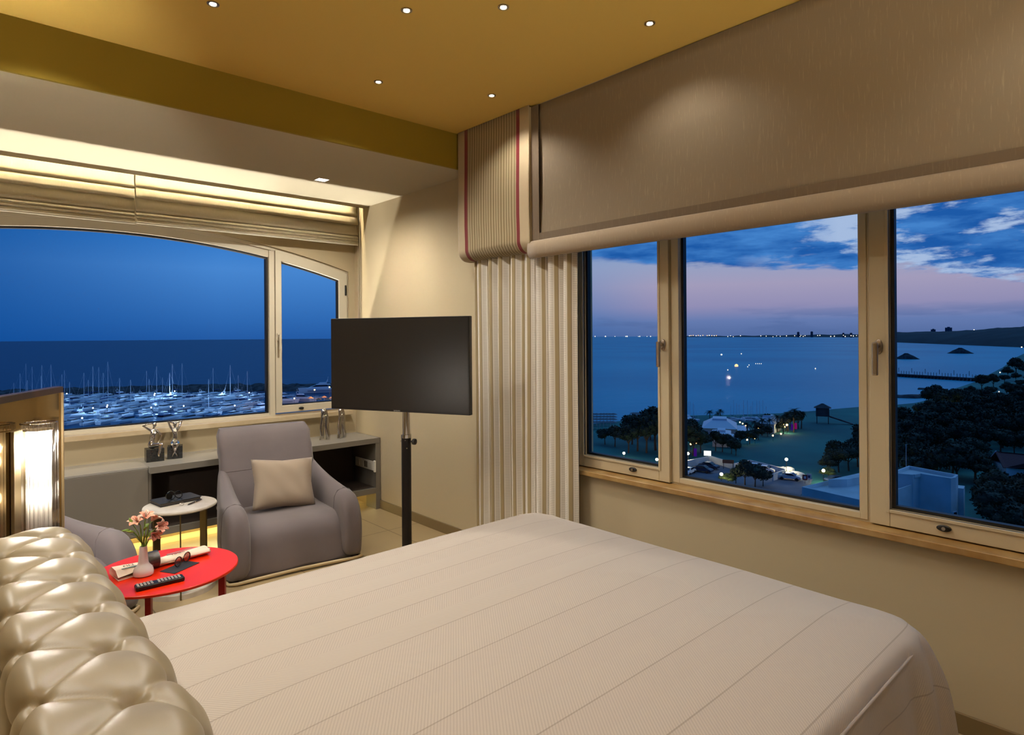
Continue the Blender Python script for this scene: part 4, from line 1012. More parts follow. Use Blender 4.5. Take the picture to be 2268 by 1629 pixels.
# crystal rods in an open spiral
rod = None
nrod = 22
for k in range(nrod):
    a_ = math.radians(100) + math.radians(330) * k / (nrod - 1); rr_ = R_l * (1.0 - .0 * k)
    if k < 6: rr_ = R_l * (1 - .03 * (6 - k))
    if rod is None:
        b2 = NB(); lathe(b2, [(.0072, .80), (.0072, 1.252), (.005, 1.255)], seg=10); rod = obj('crystal_rod', b2, M_crystal, SCN, smooth=True, auto=40); rk = rod
    else: rk = rod.copy(); C.objects.link(rk); rk.parent = SCN
    rk.location = (cx_l + rr_ * math.cos(a_), -off + rr_ * math.sin(a_), 0)
pts = [(cx_l + R_l * math.cos(a_), -off + R_l * math.sin(a_), 1.252) for a_ in arc(40, math.radians(105), math.radians(430))]
bm = NB(); tube(bm, pts, .0035, 6); obj('rim', bm, M_chrome, SCN, smooth=True)
bm = NB(); lathe(bm, [(.043, .80), (.043, 1.222)], (cx_l, -off, 0), 32, cap=False); obj('diffuser', bm, M_frost, SCN, smooth=True)
bm = NB(); lathe(bm, [(0, 1.2225), (.052, 1.2225), (.052, 1.2265), (0, 1.2265)], (cx_l, -off, 0), 32, cap=False); obj('added_light_stop', bm, M_tan, SCN)  # disc added to block the lamp's upward light
for zz_, pw in ((.95, 7), (1.10, 7)):
    bm = NB(); ball(bm, (cx_l, -off, zz_), .020, s=(1, 1, 1.7)); obj('bulb', bm, M_bulb, SCN, smooth=True)
la = bpy.data.lights.new('lamp_glow', 'POINT'); la.energy = 40; la.color = (1, .94, .84); la.shadow_soft_size = .018
lo = bpy.data.objects.new('lamp_glow', la); C.objects.link(lo); lo.parent = SCN; lo.location = (cx_l, -off, 1.155)
# unseen lamp added behind the panel to light the window wall
SC2 = thing('wall_lamp', 'added unseen lamp on the window side of the mirrored panel', 'wall lamp', (.409, 3.616, 0), pang)
bxo('backplate', cx_l - .055, cx_l + .055, .032, .045, .80, 1.226, M_tan, SC2, bevel=.002)
bm = NB(); lathe(bm, [(.043, .80), (.043, 1.30)], (cx_l, .11, 0), 32, cap=False); obj('diffuser', bm, M_frost, SC2, smooth=True)
la = bpy.data.lights.new('lamp_glow', 'POINT'); la.energy = 120; la.color = (1, .95, .88); la.shadow_soft_size = .03
lo = bpy.data.objects.new('lamp_glow', la); C.objects.link(lo); lo.parent = SC2; lo.location = (cx_l, .11, 1.10)

# ================================================================== OUTSIDE (the room is on a high floor, sea level ~30 m below)
SEA = -29.4; LAND = -28.4
def G(px, py, z=SEA):
    """where the line of sight to a point of the picture meets the level z"""
    dx, dy = px - 1134, py - 743.4
    a_ = dx * math.cos(ROLL) - dy * math.sin(ROLL); b_ = dx * math.sin(ROLL) + dy * math.cos(ROLL)
    d_ = F * FOC + R0 * a_; t_ = (EYE - z) / b_
    return Vector((d_.x * t_, d_.y * t_, z))
def hgt(px, py_top, p):
    """height of the point above p that shows at py_top"""
    dx, dy = px - 1134, py_top - 743.4
    b_ = dx * math.sin(ROLL) + dy * math.cos(ROLL); dep = p.x * F.x + p.y * F.y
    return EYE - b_ * dep / FOC - p.z
def yaw_of(p): return math.atan2(p.x, p.y)

M_sea = mat('evening_sea', S(0, 78, 142), .4, spec=.12)
t, b = edit(M_sea)
co = t.a('ShaderNodeTexCoord').outputs['Object']; sp = t.a('ShaderNodeSeparateXYZ', i_0=co)
mp = t.a('ShaderNodeMapping', i_0=co); mp.inputs['Rotation'].default_value = (0, 0, math.radians(30)); mp.inputs['Scale'].default_value = (.05, .16, 1)
nz = t.noise(mp.outputs[0], 1.0, 6, .65); nz2 = t.noise(co, .004, 4, .5)
foam = t.rng(nz, .60, .74); deep = t.rng(nz2, .35, .65)
azs = t.m('ARCTAN2', sp.outputs[0], sp.outputs[1])
c = t.mix(deep, S(0, 158, 186), S(16, 186, 206))
c = t.mix(t.rng(azs, .92, .45), c, S(0, 70, 108)); c = t.mix(t.m('MULTIPLY', foam, .30), c, S(120, 180, 220))  # base colour darkened leftwards, standing in for the dimmer sky reflection there
t.put(b, 'Base Color', c); bn = t.a('ShaderNodeBump', i_Strength=.6, i_Distance=.6, i_Height=nz); t.put(b, 'Normal', bn)
bm = NB(); cs = [bm.verts.new((0, 0, SEA))]
ringp = []
for rr_ in (60, 200, 600, 2000, 5000, 9900): ringp.append([bm.verts.new((rr_ * math.cos(2 * PI * i / 96), rr_ * math.sin(2 * PI * i / 96), SEA)) for i in range(96)])
for a_, b_ in zip(ringp, ringp[1:]):
    for i in range(96): bm.faces.new((a_[i], a_[(i + 1) % 96], b_[(i + 1) % 96], b_[i]))
bm.faces.new(ringp[0]); bm.verts.remove(cs[0])
tag(obj('sea', bm, M_sea), 'calm blue evening sea reaching to the horizon', 'sea', kind='stuff')

M_grass = mat('dim_lawn', S(44, 130, 116), .9, var=(.05, S(30, 100, 96), 6))
M_rock = mat('dark_rock', S(84, 88, 88), .9, var=(.3, S(44, 48, 50), 6))
M_sand = mat('dusk_sand', S(96, 104, 100), .9)
M_asph = mat('asphalt', S(120, 124, 132), .85, var=(.2, S(98, 102, 110), 5))
M_conc = mat('pale_concrete', S(230, 230, 226), .8, var=(.3, S(212, 212, 206), 4))
M_leaf = mat('dark_foliage', S(40, 58, 34), .8, var=(.6, S(24, 38, 24), 4))
M_leaf2 = mat('olive_foliage', S(74, 92, 44), .8, var=(.8, S(48, 66, 34), 4))
M_trunk = mat('tree_bark', S(84, 70, 54), .9)
M_hull = mat('white_gelcoat', S(226, 230, 234), .35)
M_glassd = mat('smoked_glass', S(20, 26, 38), .15)
M_blueh = mat('navy_canvas', S(36, 56, 110), .7)
M_alu = mat('mast_aluminium', S(214, 220, 228), .4, metal=.2)
M_lampw = emis('street_lamp_glass', S(255, 236, 180), 30)
M_lampc = emis('cool_lamp_glass', S(200, 220, 255), 14)
M_lampo = emis('amber_lamp_glass', S(255, 190, 110), 14)
M_pink = emis('pink_neon', S(200, 30, 140), .3); M_purp = emis('purple_neon', S(90, 30, 180), .3)

# land
coast = [(1150, 960), (1300, 947), (1400, 937), (1513, 927), (1640, 925), (1750, 921), (1860, 911), (1906, 907), (1977, 903), (2030, 898), (2060, 893), (2088, 886), (2104, 872), (2150, 858), (2178, 848), (2236, 815), (2262, 792), (2300, 772), (2380, 762)]
cp = [G(x, y, SEA) for x, y in coast]
far = [Vector((4200, 300, SEA)), Vector((4200, -2500, SEA)), Vector((8, -2500, SEA)), Vector((8, -40, SEA)), Vector((30, 45, SEA))]
bm = NB(); ptsL = cp + far
top_ = [bm.verts.new((p.x, p.y, LAND)) for p in ptsL]; bot_ = [bm.verts.new((p.x + (-6 if i < len(cp) else 0), p.y + (9 if i < len(cp) else 0), SEA - 1)) for i, p in enumerate(ptsL)]
bm.faces.new(top_)
for i in range(len(ptsL)): j = (i + 1) % len(ptsL); bm.faces.new((top_[j], top_[i], bot_[i], bot_[j]))
tag(obj('ground', bm, M_grass), 'dark teal lawn and parkland along the beach', 'ground', kind='structure')

# breakwater of rubble
def rubble(name, pts, wdt, ht, label, cat, seed=1, step=6):
    bm = NB(); rs = []; rnd = random.Random(seed)
    P_ = []
    for a_, b_ in zip(pts, pts[1:]):
        n_ = max(2, int((b_ - a_).length / step)); P_ += [a_.lerp(b_, i / n_) for i in range(n_)]
    P_.append(pts[-1])
    for i, p in enumerate(P_):
        d_ = (P_[min(i + 1, len(P_) - 1)] - P_[max(i - 1, 0)]).normalized(); nr = Vector((-d_.y, d_.x, 0))
        row = []
        for k in range(9):
            u = -1 + k / 4; z = ht * (1 - abs(u) ** 1.6) * rnd.uniform(.75, 1.1) if abs(u) < 1 else -.6
            row.append(p + nr * (wdt * u + rnd.uniform(-.5, .5)) + Vector((0, 0, z)))
        rs.append(row)
    rings(bm, rs, close=False, cap=False)
    o = obj(name, bm, M_rock); tag(o, label, cat); return o
BWT = [G(-150, 880), G(0, 880), G(150, 874), G(450, 866), G(600, 865), G(760, 864), G(860, 862)]
rubble('breakwater', BWT, 9, 4.0, 'long dark rubble breakwater behind the marina boats', 'breakwater', 3, 3)
for i, p in enumerate(BWT[1:-1]):
    pass

# ---- boats
def hull_mesh(L, B, Hh, m0=0):
    bm = NB(); rs = []
    for k in arc(12, 0, 1):
        x = -L / 2 + L * k; w_ = B / 2 * (1 - max(0, (k - .45) / .55) ** 2.2) * (.9 + .1 * min(1, k * 5)) + .02; sh = Hh * (1 + .35 * k ** 2)
        rs.append([Vector((x + (.10 * L * max(0, v) * max(0, k - .8) * 2.5), s * w_ * q, sh * v)) for s, q, v in ((-1, .0, -.15), (-1, .75, -.05), (-1, .95, .5), (-1, 1, 1), (1, 1, 1), (1, .95, .5), (1, .75, -.05))])
    rings(bm, rs); return bm
def motor_boat(L, fly, canvas):
    t_ = thing('motor_boat', None, 'boat'); B = L * .30; Hh = L * .11
    obj('hull', hull_mesh(L, B, Hh), M_hull, t_, smooth=True, auto=35)
    st = NB(); box(st, -L * .5, L * .3, -B * .505, B * .505, Hh * .55, Hh * .62); obj('rub_rail', st, M_blueh, t_)
    bm = NB(); ht = L * .11; zb = Hh * 1.02
    def cab(x0, x1, w_, z0, z1, rake, mi=0):
        v = [bm.verts.new(p) for p in ((x0, -w_, z0), (x1, -w_ * .8, z0), (x1, w_ * .8, z0), (x0, w_, z0), (x0 + .1 * L * .2, -w_ * .88, z1), (x1 - rake, -w_ * .66, z1), (x1 - rake, w_ * .66, z1), (x0 + .1 * L * .2, w_ * .88, z1))]
        for f in ((4, 5, 6, 7), (0, 1, 5, 4), (1, 2, 6, 5), (2, 3, 7, 6), (3, 0, 4, 7)): bm.faces.new([v[i] for i in f])
    cab(-L * .28, L * .34, B * .40, zb, zb + ht * .55, L * .14); obj('cabin', bm, M_hull, t_, bevel=.05)
    bm = NB(); cab(-L * .24, L * .20, B * .375, zb + ht * .56, zb + ht * .95, L * .13); obj('windows', bm, M_glassd, t_)
    bm = NB(); cab(-L * .32, L * .07, B * .38, zb + ht * .955, zb + ht * 1.10, L * .01); obj('roof', bm, M_blueh if canvas else M_hull, t_, bevel=.04)
    if fly:
        bm = NB(); cab(-L * .22, L * .02, B * .30, zb + ht * 1.11, zb + ht * 1.5, L * .05); obj('flybridge', bm, M_hull, t_, bevel=.04)
        bm = NB(); zt = zb + ht * 1.5; tube(bm, [(-L * .2, -B * .30, zt - .3), (-L * .24, -B * .27, zt + L * .07), (-L * .24, B * .27, zt + L * .07), (-L * .2, B * .30, zt - .3)], L * .008, 6); tube(bm, [(-L * .24, 0, zt + L * .07), (-L * .25, 0, zt + L * .16)], L * .005, 6); obj('radar_arch', bm, M_hull, t_)
    bm = NB(); tube(bm, [(L * .22, -B * .3, Hh * 1.15 + .5), (L * .45, -B * .08, Hh * 1.3 + .55), (L * .5, 0, Hh * 1.35 + .55), (L * .45, B * .08, Hh * 1.3 + .55), (L * .22, B * .3, Hh * 1.15 + .5)], .035, 5); obj('bow_rail', bm, M_alu, t_)
    return t_
def sail_boat(L, mh):
    t_ = thing('sail_boat', None, 'boat'); B = L * .29; Hh = L * .10
    obj('hull', hull_mesh(L, B, Hh), M_hull, t_, smooth=True, auto=35)
    bm = NB(); box(bm, -L * .15, L * .22, -B * .27, B * .27, Hh * 1.0, Hh * 1.0 + L * .045); obj('coachroof', bm, M_hull, t_, bevel=.1)
    bm = NB(); tube(bm, [(L * .08, 0, Hh), (L * .08, 0, Hh + mh)], [.13, .09], 6); obj('mast', bm, M_alu, t_)
    bm = NB(); tube(bm, [(L * .07, 0, Hh + 1.6), (-L * .34, 0, Hh + 1.5)], [.18, .14], 6); obj('boom', bm, M_blueh, t_)
    bm = NB(); tube(bm, [(L * .5, 0, Hh * 1.3), (L * .08, 0, Hh + mh * .97)], .025, 4); obj('forestay', bm, M_alu, t_)
    bm = NB(); tube(bm, [(-L * .48, 0, Hh * 1.1), (L * .08, 0, Hh + mh * .99)], .02, 4); obj('backstay', bm, M_alu, t_)
    return t_
protoM = [motor_boat(11, True, False), motor_boat(9.5, False, True), motor_boat(12.5, True, True), motor_boat(8.5, False, False)]
protoS = [sail_boat(11, 12.5), sail_boat(10, 10.5)]
used = set()
def place(p, proto, **kw):
    loc = kw.pop('loc'); rz = kw.pop('rz'); sc_ = kw.pop('sc', 1)
    o = proto if proto not in used else copy_tree(proto); used.add(proto)
    for k in ('label', 'group'):
        if k in kw: o[k] = kw[k]
    o.location = loc; o.rotation_euler = (0, 0, rz); o.scale = (sc_, sc_, sc_); return o
rnd = random.Random(11)
rowlab = ['row nearest the breakwater', 'second row from the breakwater', 'middle row of berths', 'fourth row from the breakwater', 'row second nearest the window sill', 'row nearest the window sill']
sail_at = []
masts = [(34, 848, 892), (41.5, 828, 892), (54.5, 806, 895), (64, 843, 884), (68, 813, 893), (88, 833, 890), (96, 809, 882), (110, 808, 890), (134, 830, 892), (140, 821, 880), (158, 846, 905), (189, 826, 880), (199, 842, 890), (203, 812, 885), (216, 814, 880), (232, 826, 890), (236, 802, 902), (262, 838, 888), (286, 842, 902), (322, 822, 876), (334, 840, 905), (350, 812, 878), (357, 837, 900), (379, 826, 886), (385, 807, 878), (407, 805, 900), (466, 840, 915), (475, 815, 876), (513, 809, 884), (525, 832, 898), (545, 823, 900)]
for i, (x, yt, yb) in enumerate(masts):
    p = G(x, yb); mh = hgt(x, yt, p); L = 10 + (i % 3)
    pr = protoS[0]; o = place(p, pr, loc=p, rz=0, label='sail boat in the marina, its bare mast %s' % ('above the mirrored panel' if x < 138 else 'before the breakwater'), group='sail boats above the panel' if x < 138 else 'sail boats before the breakwater')
    sc_ = mh / (12.5 + 1.1); o.scale = (.95, .95, sc_)
    o.rotation_euler = (0, 0, -yaw_of(p) + .8 + (PI if rnd.random() < .5 else 0)); sail_at.append(p)
masttops = {0: 0}
rowy = [(880, 36, 9), (888, 40, 8), (898, 44, 8), (910, 48, 8), (923, 54, 8), (937, 60, 8)]
occupied = []
for ri, (ry, stp, _) in enumerate(rowy):
    x = 150 + rnd.uniform(0, 20)
    while x < 590:
        yy = ry + rnd.uniform(-2, 2) - (x - 365) * .012; p = G(x, yy); pr = protoM[rnd.choice([0, 0, 1, 2, 3, 3])]
        if min((p - q_).length for q_ in sail_at) < 6.0: x += stp * .2; continue
        place(p, pr, loc=p, rz=-yaw_of(p) + .8 + rnd.uniform(-.05, .05) + (PI if rnd.random() < .35 else 0), sc=rnd.uniform(.85, 1.05),
              label='white motor boat moored in the ' + rowlab[ri] + ' of the marina', group='motor boats in the ' + rowlab[ri])
        x += stp * rnd.uniform(.62, .85)
for ri, ry in enumerate((883, 905, 931)):
    a_, b_ = G(60, ry + 4), G(640, ry - 3); d_ = (b_ - a_); an = math.atan2(d_.y, d_.x); n_ = d_.length
    bm = NB(); box(bm, 0, n_, -1, 1, .1, .5); o = obj('pontoon', bm, M_conc); o.location = (a_.x, a_.y, SEA); o.rotation_euler = (0, 0, an)
    tag(o, 'floating pontoon in the marina, ' + ('nearest the breakwater', 'in the middle', 'nearest the window sill')[ri], 'pontoon', 'marina pontoons')
def lightball(name, up, r_, pr, m_):
    bm = NB(); ball(bm, (0, 0, up), r_, u=8, v=6); nf = len(bm.faces); tube(bm, [(0, 0, 0), (0, 0, up)], pr, 4)
    bm.faces.ensure_lookup_table()
    for f in bm.faces[nf:]: f.material_index = 1
    return obj(name, bm, [m_, M_black])
def bulb(px, py, up, m_, r_, label, group, name='dock_light'):
    p = G(px, py); o = lightball(name, up, r_, r_ * .2, m_); o.location = p; return tag(o, label, 'light', group)
for (x, y) in ((148, 884), (343, 884), (342, 888), (378, 883), (378, 886), (387, 878), (492, 883), (552, 882), (238, 913), (237, 917), (378, 917), (407, 915), (335, 919), (520, 914), (182, 945), (206, 920), (590, 908)):
    o = bulb(x, y + 4, 3.5, M_lampc, .26, 'small cold white light glowing among the marina boats', 'lights among the marina boats')
    la = bpy.data.lights.new('dock_glow', 'POINT'); la.energy = 1500; la.color = (.35, .62, 1); la.shadow_soft_size = .5
    lo = bpy.data.objects.new('dock_glow', la); C.objects.link(lo); lo.parent = o; lo.location = (0, 0, 5.5)
# boats and quay seen through the opening sash
yt = motor_boat(20, True, False); p = G(706, 870); yt.location = p; yt.rotation_euler = (0, 0, PI - yaw_of(p) + .05); tag(yt, 'long blue-lit motor yacht lying by the breakwater behind the television edge', 'yacht')
f1 = copy_tree(protoM[2]); p = G(672, 889); f1.location = p; f1.rotation_euler = (0, 0, -yaw_of(p) - .5); f1.scale = (1.05,) * 3; f1['label'] = 'warmly lit flybridge motor boat beside the quay lamps'; 
if 'group' in f1: del f1['group']
for k, (x, y, s) in enumerate(((633, 882, .9), (630, 893, 1.0), (704, 884, .7))):
    f2 = copy_tree(protoM[(0, 2, 3)[k]]); p = G(x, y); f2.location = p; f2.rotation_euler = (0, 0, -yaw_of(p) + (.2, -.15, .5)[k]); f2.scale = (s,) * 3
    f2['label'] = ('motor boat at the left edge of the opening sash, the farther of two', 'motor boat at the left edge of the opening sash, the nearer of two', 'small boat moored just before the lit quay')[k]
    if 'group' in f2: del f2['group']
qa, qb = G(664, 899), G(800, 893); q2, q1 = G(800, 915), G(600, 925)
bm = NB(); rings(bm, [[Vector((p.x, p.y, z)) for p in (qa, qb, q2, q1)] for z in (SEA - .3, SEA + 1.2)]); tag(obj('quay', bm, M_conc), 'lamp-lit stone quay at the right end of the marina', 'quay', kind='structure')
def lamp_post(p, h, m_, label, watts=0, col=(1, .8, .5), r_=.32, group='street lamps'):
    t_ = thing('street_lamp', label, 'street lamp', p, group=group)
    bm = NB(); lathe(bm, [(.12, 0), (.06, .3), (.05, h)], seg=8); obj('post', bm, M_black, t_)
    bm = NB(); ball(bm, (0, 0, h + r_ * .6), r_, u=12, v=8); obj('lantern', bm, m_, t_, smooth=True)
    if watts:
        la = bpy.data.lights.new('lamp_light', 'POINT'); la.energy = watts; la.color = col; la.shadow_soft_size = r_ * 1.5
        lo = bpy.data.objects.new('lamp_light', la); C.objects.link(lo); lo.parent = t_; lo.location = (0, 0, h - .6)
    return t_
for k, (x, yb, yt_) in enumerate(((652, 903, 884), (697, 899, 865), (730, 897, 859), (738, 900, 872))):
    p = G(x, yb); lamp_post(p, hgt(x, yt_, p), M_lampo, 'amber quay lamp seen through the opening sash, %s' % ('leftmost of four', 'second from the left', 'third from the left', 'beside the television edge')[k], 900, (1, .58, .32), .3, 'amber quay lamps')
for k, (x, y) in enumerate(((688, 893), (706, 896), (718, 891), (727, 896), (736, 892))):
    p = G(x, y, SEA + 1.2); t_ = thing('parasol', 'closed quay parasol under the amber lamps', 'parasol', p, group='quay parasols')
    bm = NB(); lathe(bm, [(.06, 0), (.05, 2.6)], seg=6); obj('pole', bm, M_alu, t_)
    bm = NB(); lathe(bm, [(1.5, 2.1), (.8, 2.5), (.05, 2.9)], seg=8); obj('canopy', bm, mat('red_canvas', S(176, 130, 90), .8) if k == 0 else bpy.data.materials['red_canvas'], t_)

# ---- far coast, hill, islets, piers
def ridge(name, cols, m_, label, cat, rough=2., depth=600):
    bm = NB(); rs = []
    for x, yb, yt_ in cols:
        p = G(x, yb); d_ = Vector((p.x, p.y, 0)).normalized(); row = [p + Vector((0, 0, -1))]
        for k in (.12, .35, .65, 1.0):
            q_ = p + d_ * depth * k; full = hgt(x, yt_, Vector((q_.x, q_.y, SEA)))
            row.append(Vector((q_.x, q_.y, SEA + max(.5, full * (.25, .5, .78, 1.0)[(.12, .35, .65, 1.0).index(k)] + noise.noise(Vector((x * .06, k * 3, 0))) * rough))))
        q_ = p + d_ * depth * 1.6; row.append(Vector((q_.x, q_.y, SEA - 1))); rs.append(row)
    rings(bm, rs, close=False, cap=False); return tag(obj(name, bm, m_, smooth=True), label, cat, kind='structure')
M_hill = mat('dusk_scrub', S(40, 60, 62), .95, var=(.01, S(24, 38, 42), 8))
ridge('far_shore', [(x, 746.8 + (x - 1500) * .002, 745.2 - max(0, x - 1560) * .014 + .7 * math.sin(x * .11)) for x in range(1505, 1985, 8)], M_hill, 'low dark far shore along the horizon', 'shore', .5, 900)
ridge('hill', [(x, 758 + max(0, x - 1960) * .04, yt_) for x, yt_ in zip(range(1950, 2420, 10), [737 - .5 * math.sin(i * .8) - i * .2 - max(0, i - 17) * .5 + (.0 if i < 34 else .4 * (i - 34)) for i in range(47)])], M_hill, 'dark wooded headland rising at the right edge', 'hill', 1.5, 500)
for k, (x, y, s) in enumerate(((2008, 796, 9), (2127, 783.5, 11))):
    p = G(x, y); bm = NB(); rs = []
    for q_ in range(5): rs.append([Vector(((s * (1 - q_ / 4.6)) * math.cos(a_ * PI / 8) * 1.5, s * .5 * (1 - q_ / 4.6) * math.sin(a_ * PI / 8), q_ * s * .19 + rnd.uniform(-.3, .3))) for a_ in range(16)])
    rings(bm, rs); o = obj('islet', bm, M_rock); o.location = p; o.rotation_euler = (0, 0, -yaw_of(p)); tag(o, 'small dark rocky islet in the bay, ' + ('nearer the window handle' if k == 0 else 'farther out below the headland'), 'rock')
rubble('groyne', [G(1970, 880), G(2020, 882), G(2060, 880), G(2100, 876)], 3.2, 1.6, 'dark stone groyne below the long pier', 'groyne', 5)
rubble('groyne', [G(2035, 863), G(2060, 864.5), G(2100, 866)], 2, 1.0, 'short low groyne between the pier and the long groyne', 'groyne', 6)
pa, pb = G(1960, 833), G(2172, 846); d_ = pb - pa; an = math.atan2(d_.y, d_.x)
PRR = thing('pier', 'long dark pier with railing posts running out into the bay', 'pier', pa, an)
obj('deck', box(NB(), 0, d_.length, -1.6, 1.6, 1.6, 2.1), M_rock, PRR)
pp = None
for k in range(28):
    if pp is None: pp = obj('pile', box(NB(), -.2, .2, -1.5, 1.5, -.5, 1.6), M_rock, PRR); c_ = pp
    else: c_ = pp.copy(); C.objects.link(c_); c_.parent = PRR
    c_.location = (k * d_.length / 28, 0, 0)
pp = None
for k in range(34):
    if pp is None: pp = obj('railing_post', box(NB(), -.1, .1, -.1, .1, 2.1, 4.2), M_rock, PRR); c_ = pp
    else: c_ = pp.copy(); C.objects.link(c_); c_.parent = PRR
    c_.location = (k * d_.length / 34, 1.4, 0); c_.scale = (1, 1, 1 + .5 * (k % 5 == 0))
M_bdark = mat('dusk_facade', S(74, 84, 100), .9)
def block(px, yb, wpx, yt_, label, dep=14):
    p = G(px, yb); dist = p.x * F.x + p.y * F.y; w_ = wpx * dist / FOC; h_ = hgt(px, yt_, p)
    t_ = thing('tower_block', label, 'building', p, -yaw_of(p), group='distant tower blocks')
    bm = NB(); box(bm, -w_ / 2, w_ / 2, 0, dep, 0, h_); box(bm, -w_ / 5, w_ / 5, 3, dep - 3, h_, h_ * 1.06); obj('walls', bm, M_bdark, t_)
    wf = NB()
    for a_ in range(3):
        for b_ in range(4): box(wf, -w_ * .4 + a_ * w_ * .3, -w_ * .25 + a_ * w_ * .3, -.2, 0, h_ * (.3 + .17 * b_), h_ * (.38 + .17 * b_))
    obj('windows', wf, M_glassd, t_)
for a_ in ((2101, 752, 13, 726, 'tallest distant tower block on the headland'), (2067, 752, 9, 730, 'lower distant tower block left of the tallest one'), (1768, 747.5, 5, 736, 'distant tower block on the far shore, left of a pair'), (1798, 747.5, 5, 735, 'distant tower block on the far shore, right of a pair'), (1868, 748, 4, 738, 'small distant block near the window frame'), (1885, 748, 5, 738, 'small distant block just left of the window frame')): block(*a_)
def far_light(px, py, r_px, m_, label, group, z=SEA + 3):
    dist_p = G(px, max(py, 745.5 + (px < 1500) * 1.5) + 3.0 if py < 752 else py + 1.0)
    dist_p.z = SEA; h_ = hgt(px, py, dist_p); dep = dist_p.x * F.x + dist_p.y * F.y; r_ = r_px * dep / FOC
    o = lightball('distant_light', max(.5, h_), r_, r_ * .15, m_); o.location = dist_p; return tag(o, label, 'light', group)
rnd = random.Random(4)
M_fw = emis('far_white_light', S(255, 240, 210), 3.0); M_fo = emis('far_amber_light', S(255, 190, 120), 2.6)
for x in list(range(1516, 1560, 5)) + [1566, 1571, 1576, 1581, 1586]: far_light(x + rnd.uniform(-1, 1), 743.8 + rnd.uniform(-.6, .6), .9, M_fo if rnd.random() < .75 else M_fw, 'amber harbour light on the far shore at the left of the wide pane', 'amber lights on the far shore')
for x in (1612, 1618, 1624, 1640, 1685, 1697, 1712, 1720, 1728, 1742, 1760, 1772, 1774, 1779, 1783, 1811, 1816, 1840, 1848, 1868, 1872, 1885, 1890, 1897, 1903): far_light(x, 746 - (x - 1600) * .004 + rnd.uniform(-2, .8), rnd.uniform(.6, 1.1), M_fw, *(('tiny pale light on the far shore left of the tower blocks', 'pale lights left of the tower blocks') if x < 1765 else ('tiny pale light on the far shore among the tower blocks', 'pale lights among the tower blocks')))
for x in (1318, 1341, 1362, 1386, 1389, 1414, 1417, 1433, 1441): far_light(x, 745.6, rnd.choice([.6, .9, 1.2]), M_fw, 'tiny ship light on the horizon seen through the left sash', 'ship lights on the horizon')
for x, y, m_, r_ in ((1598, 786, M_fw, 1.8), (1642, 784, M_fw, 1.0), (1631, 811, M_fo, 4.0), (1612, 820, M_fw, 1.0), (1656, 813, M_fw, .9), (1659, 809, M_fw, .8), (1674, 806, M_fw, .7), (1678, 806, M_fw, .7), (1682, 806, M_fw, .7), (1686, 806, M_fw, .7), (1806, 817, M_fw, 1.1)):
    far_light(x, y, r_, m_, 'bright amber light out on the bay' if r_ > 3 else 'small white boat light out on the bay', None if r_ > 3 else 'boat lights on the bay')
for (cx_, cy_) in ((225, 185), (240, 190), (258, 188), (275, 190), (292, 180), (315, 140), (322, 178), (330, 186), (345, 182), (360, 186), (372, 184), (380, 190), (430, 192), (425, 196), (494, 142), (538, 155), (618, 130), (640, 133), (635, 180), (676, 210), (720, 212), (750, 210), (770, 196), (805, 105), (880, 203), (1018, 205), (1035, 212), (1065, 212), (1090, 208), (1140, 230), (1162, 235), (520, 205), (575, 205), (1060, 222), (320, 60 + 85)):
    far_light(1920 + cx_ / 3.39, 700 + cy_ / 3.39, rnd.uniform(.7, 1.3), rnd.choice([M_fw, M_fw, M_fo]), *(('tiny light along the waterline below the headland', 'waterline lights below the headland') if cy_ > 175 else ('tiny town light up on the headland', 'town lights up on the headland')))
o = far_light(2082, 757.5, 1.2, M_fo, 'glowing amber terrace below the headland', None); o.scale = (10, 10, 1.2)

# ---- trees
def leaf_blob(bm, c, r_, n_, size, rnd):
    for _ in range(n_):
        d_ = Vector((rnd.gauss(0, 1), rnd.gauss(0, 1), rnd.gauss(0, 1))).normalized()
        p = Vector(c) + Vector((d_.x * r_[0], d_.y * r_[1], d_.z * r_[2])) * rnd.uniform(.78, 1.08)
        a_ = Vector((rnd.gauss(0, 1), rnd.gauss(0, 1), rnd.gauss(0, 1))).normalized(); b_ = d_.cross(a_).normalized(); e_ = (d_ * .4 + a_).normalized().cross(b_).normalized()
        s = size * rnd.uniform(.6, 1.3)
        v = [bm.verts.new(p + b_ * s * i + e_ * s * j) for i, j in ((-.5, -.3), (.5, -.3), (.2, .7), (-.3, .6))]; bm.faces.new(v)
def core(bm, c, r_, rnd):
    m_ = TR(*c) @ Matrix.Diagonal((r_[0] * .86, r_[1] * .86, r_[2] * .86, 1)); bmesh.ops.create_icosphere(bm, subdivisions=2, radius=1, matrix=m_)
def tree(name, h, wd, label, seed, m_, group, conifer=False):
    rnd = random.Random(seed); t_ = thing(name, label, 'tree', group=group)
    bm = NB(); tube(bm, [(0, 0, -.3), (.15, 0, h * .25), (.05, .1, h * .55)], [h * .03, h * .022, h * .012], 7)
    for k in range(4): a_ = k * 1.6; tube(bm, [(.1, 0, h * .3), (math.cos(a_) * wd * .25, math.sin(a_) * wd * .25, h * .6)], [h * .014, h * .006], 5)
    obj('trunk', bm, M_trunk, t_)
    bm = NB(); n_ = 9
    for k in range(n_):
        a_ = k * 2.4; rr_ = wd * .30 * math.sqrt(k / n_); c_ = (rr_ * math.cos(a_), rr_ * math.sin(a_), h * (.62 + .2 * rnd.random()) - rr_ * .35)
        r_ = (wd * .24 * rnd.uniform(.8, 1.2), wd * .24 * rnd.uniform(.8, 1.2), h * .17 * rnd.uniform(.8, 1.2)); core(bm, c_, r_, rnd); leaf_blob(bm, c_, r_, 150, h * .05, rnd)
    obj('crown', bm, m_, t_); return t_
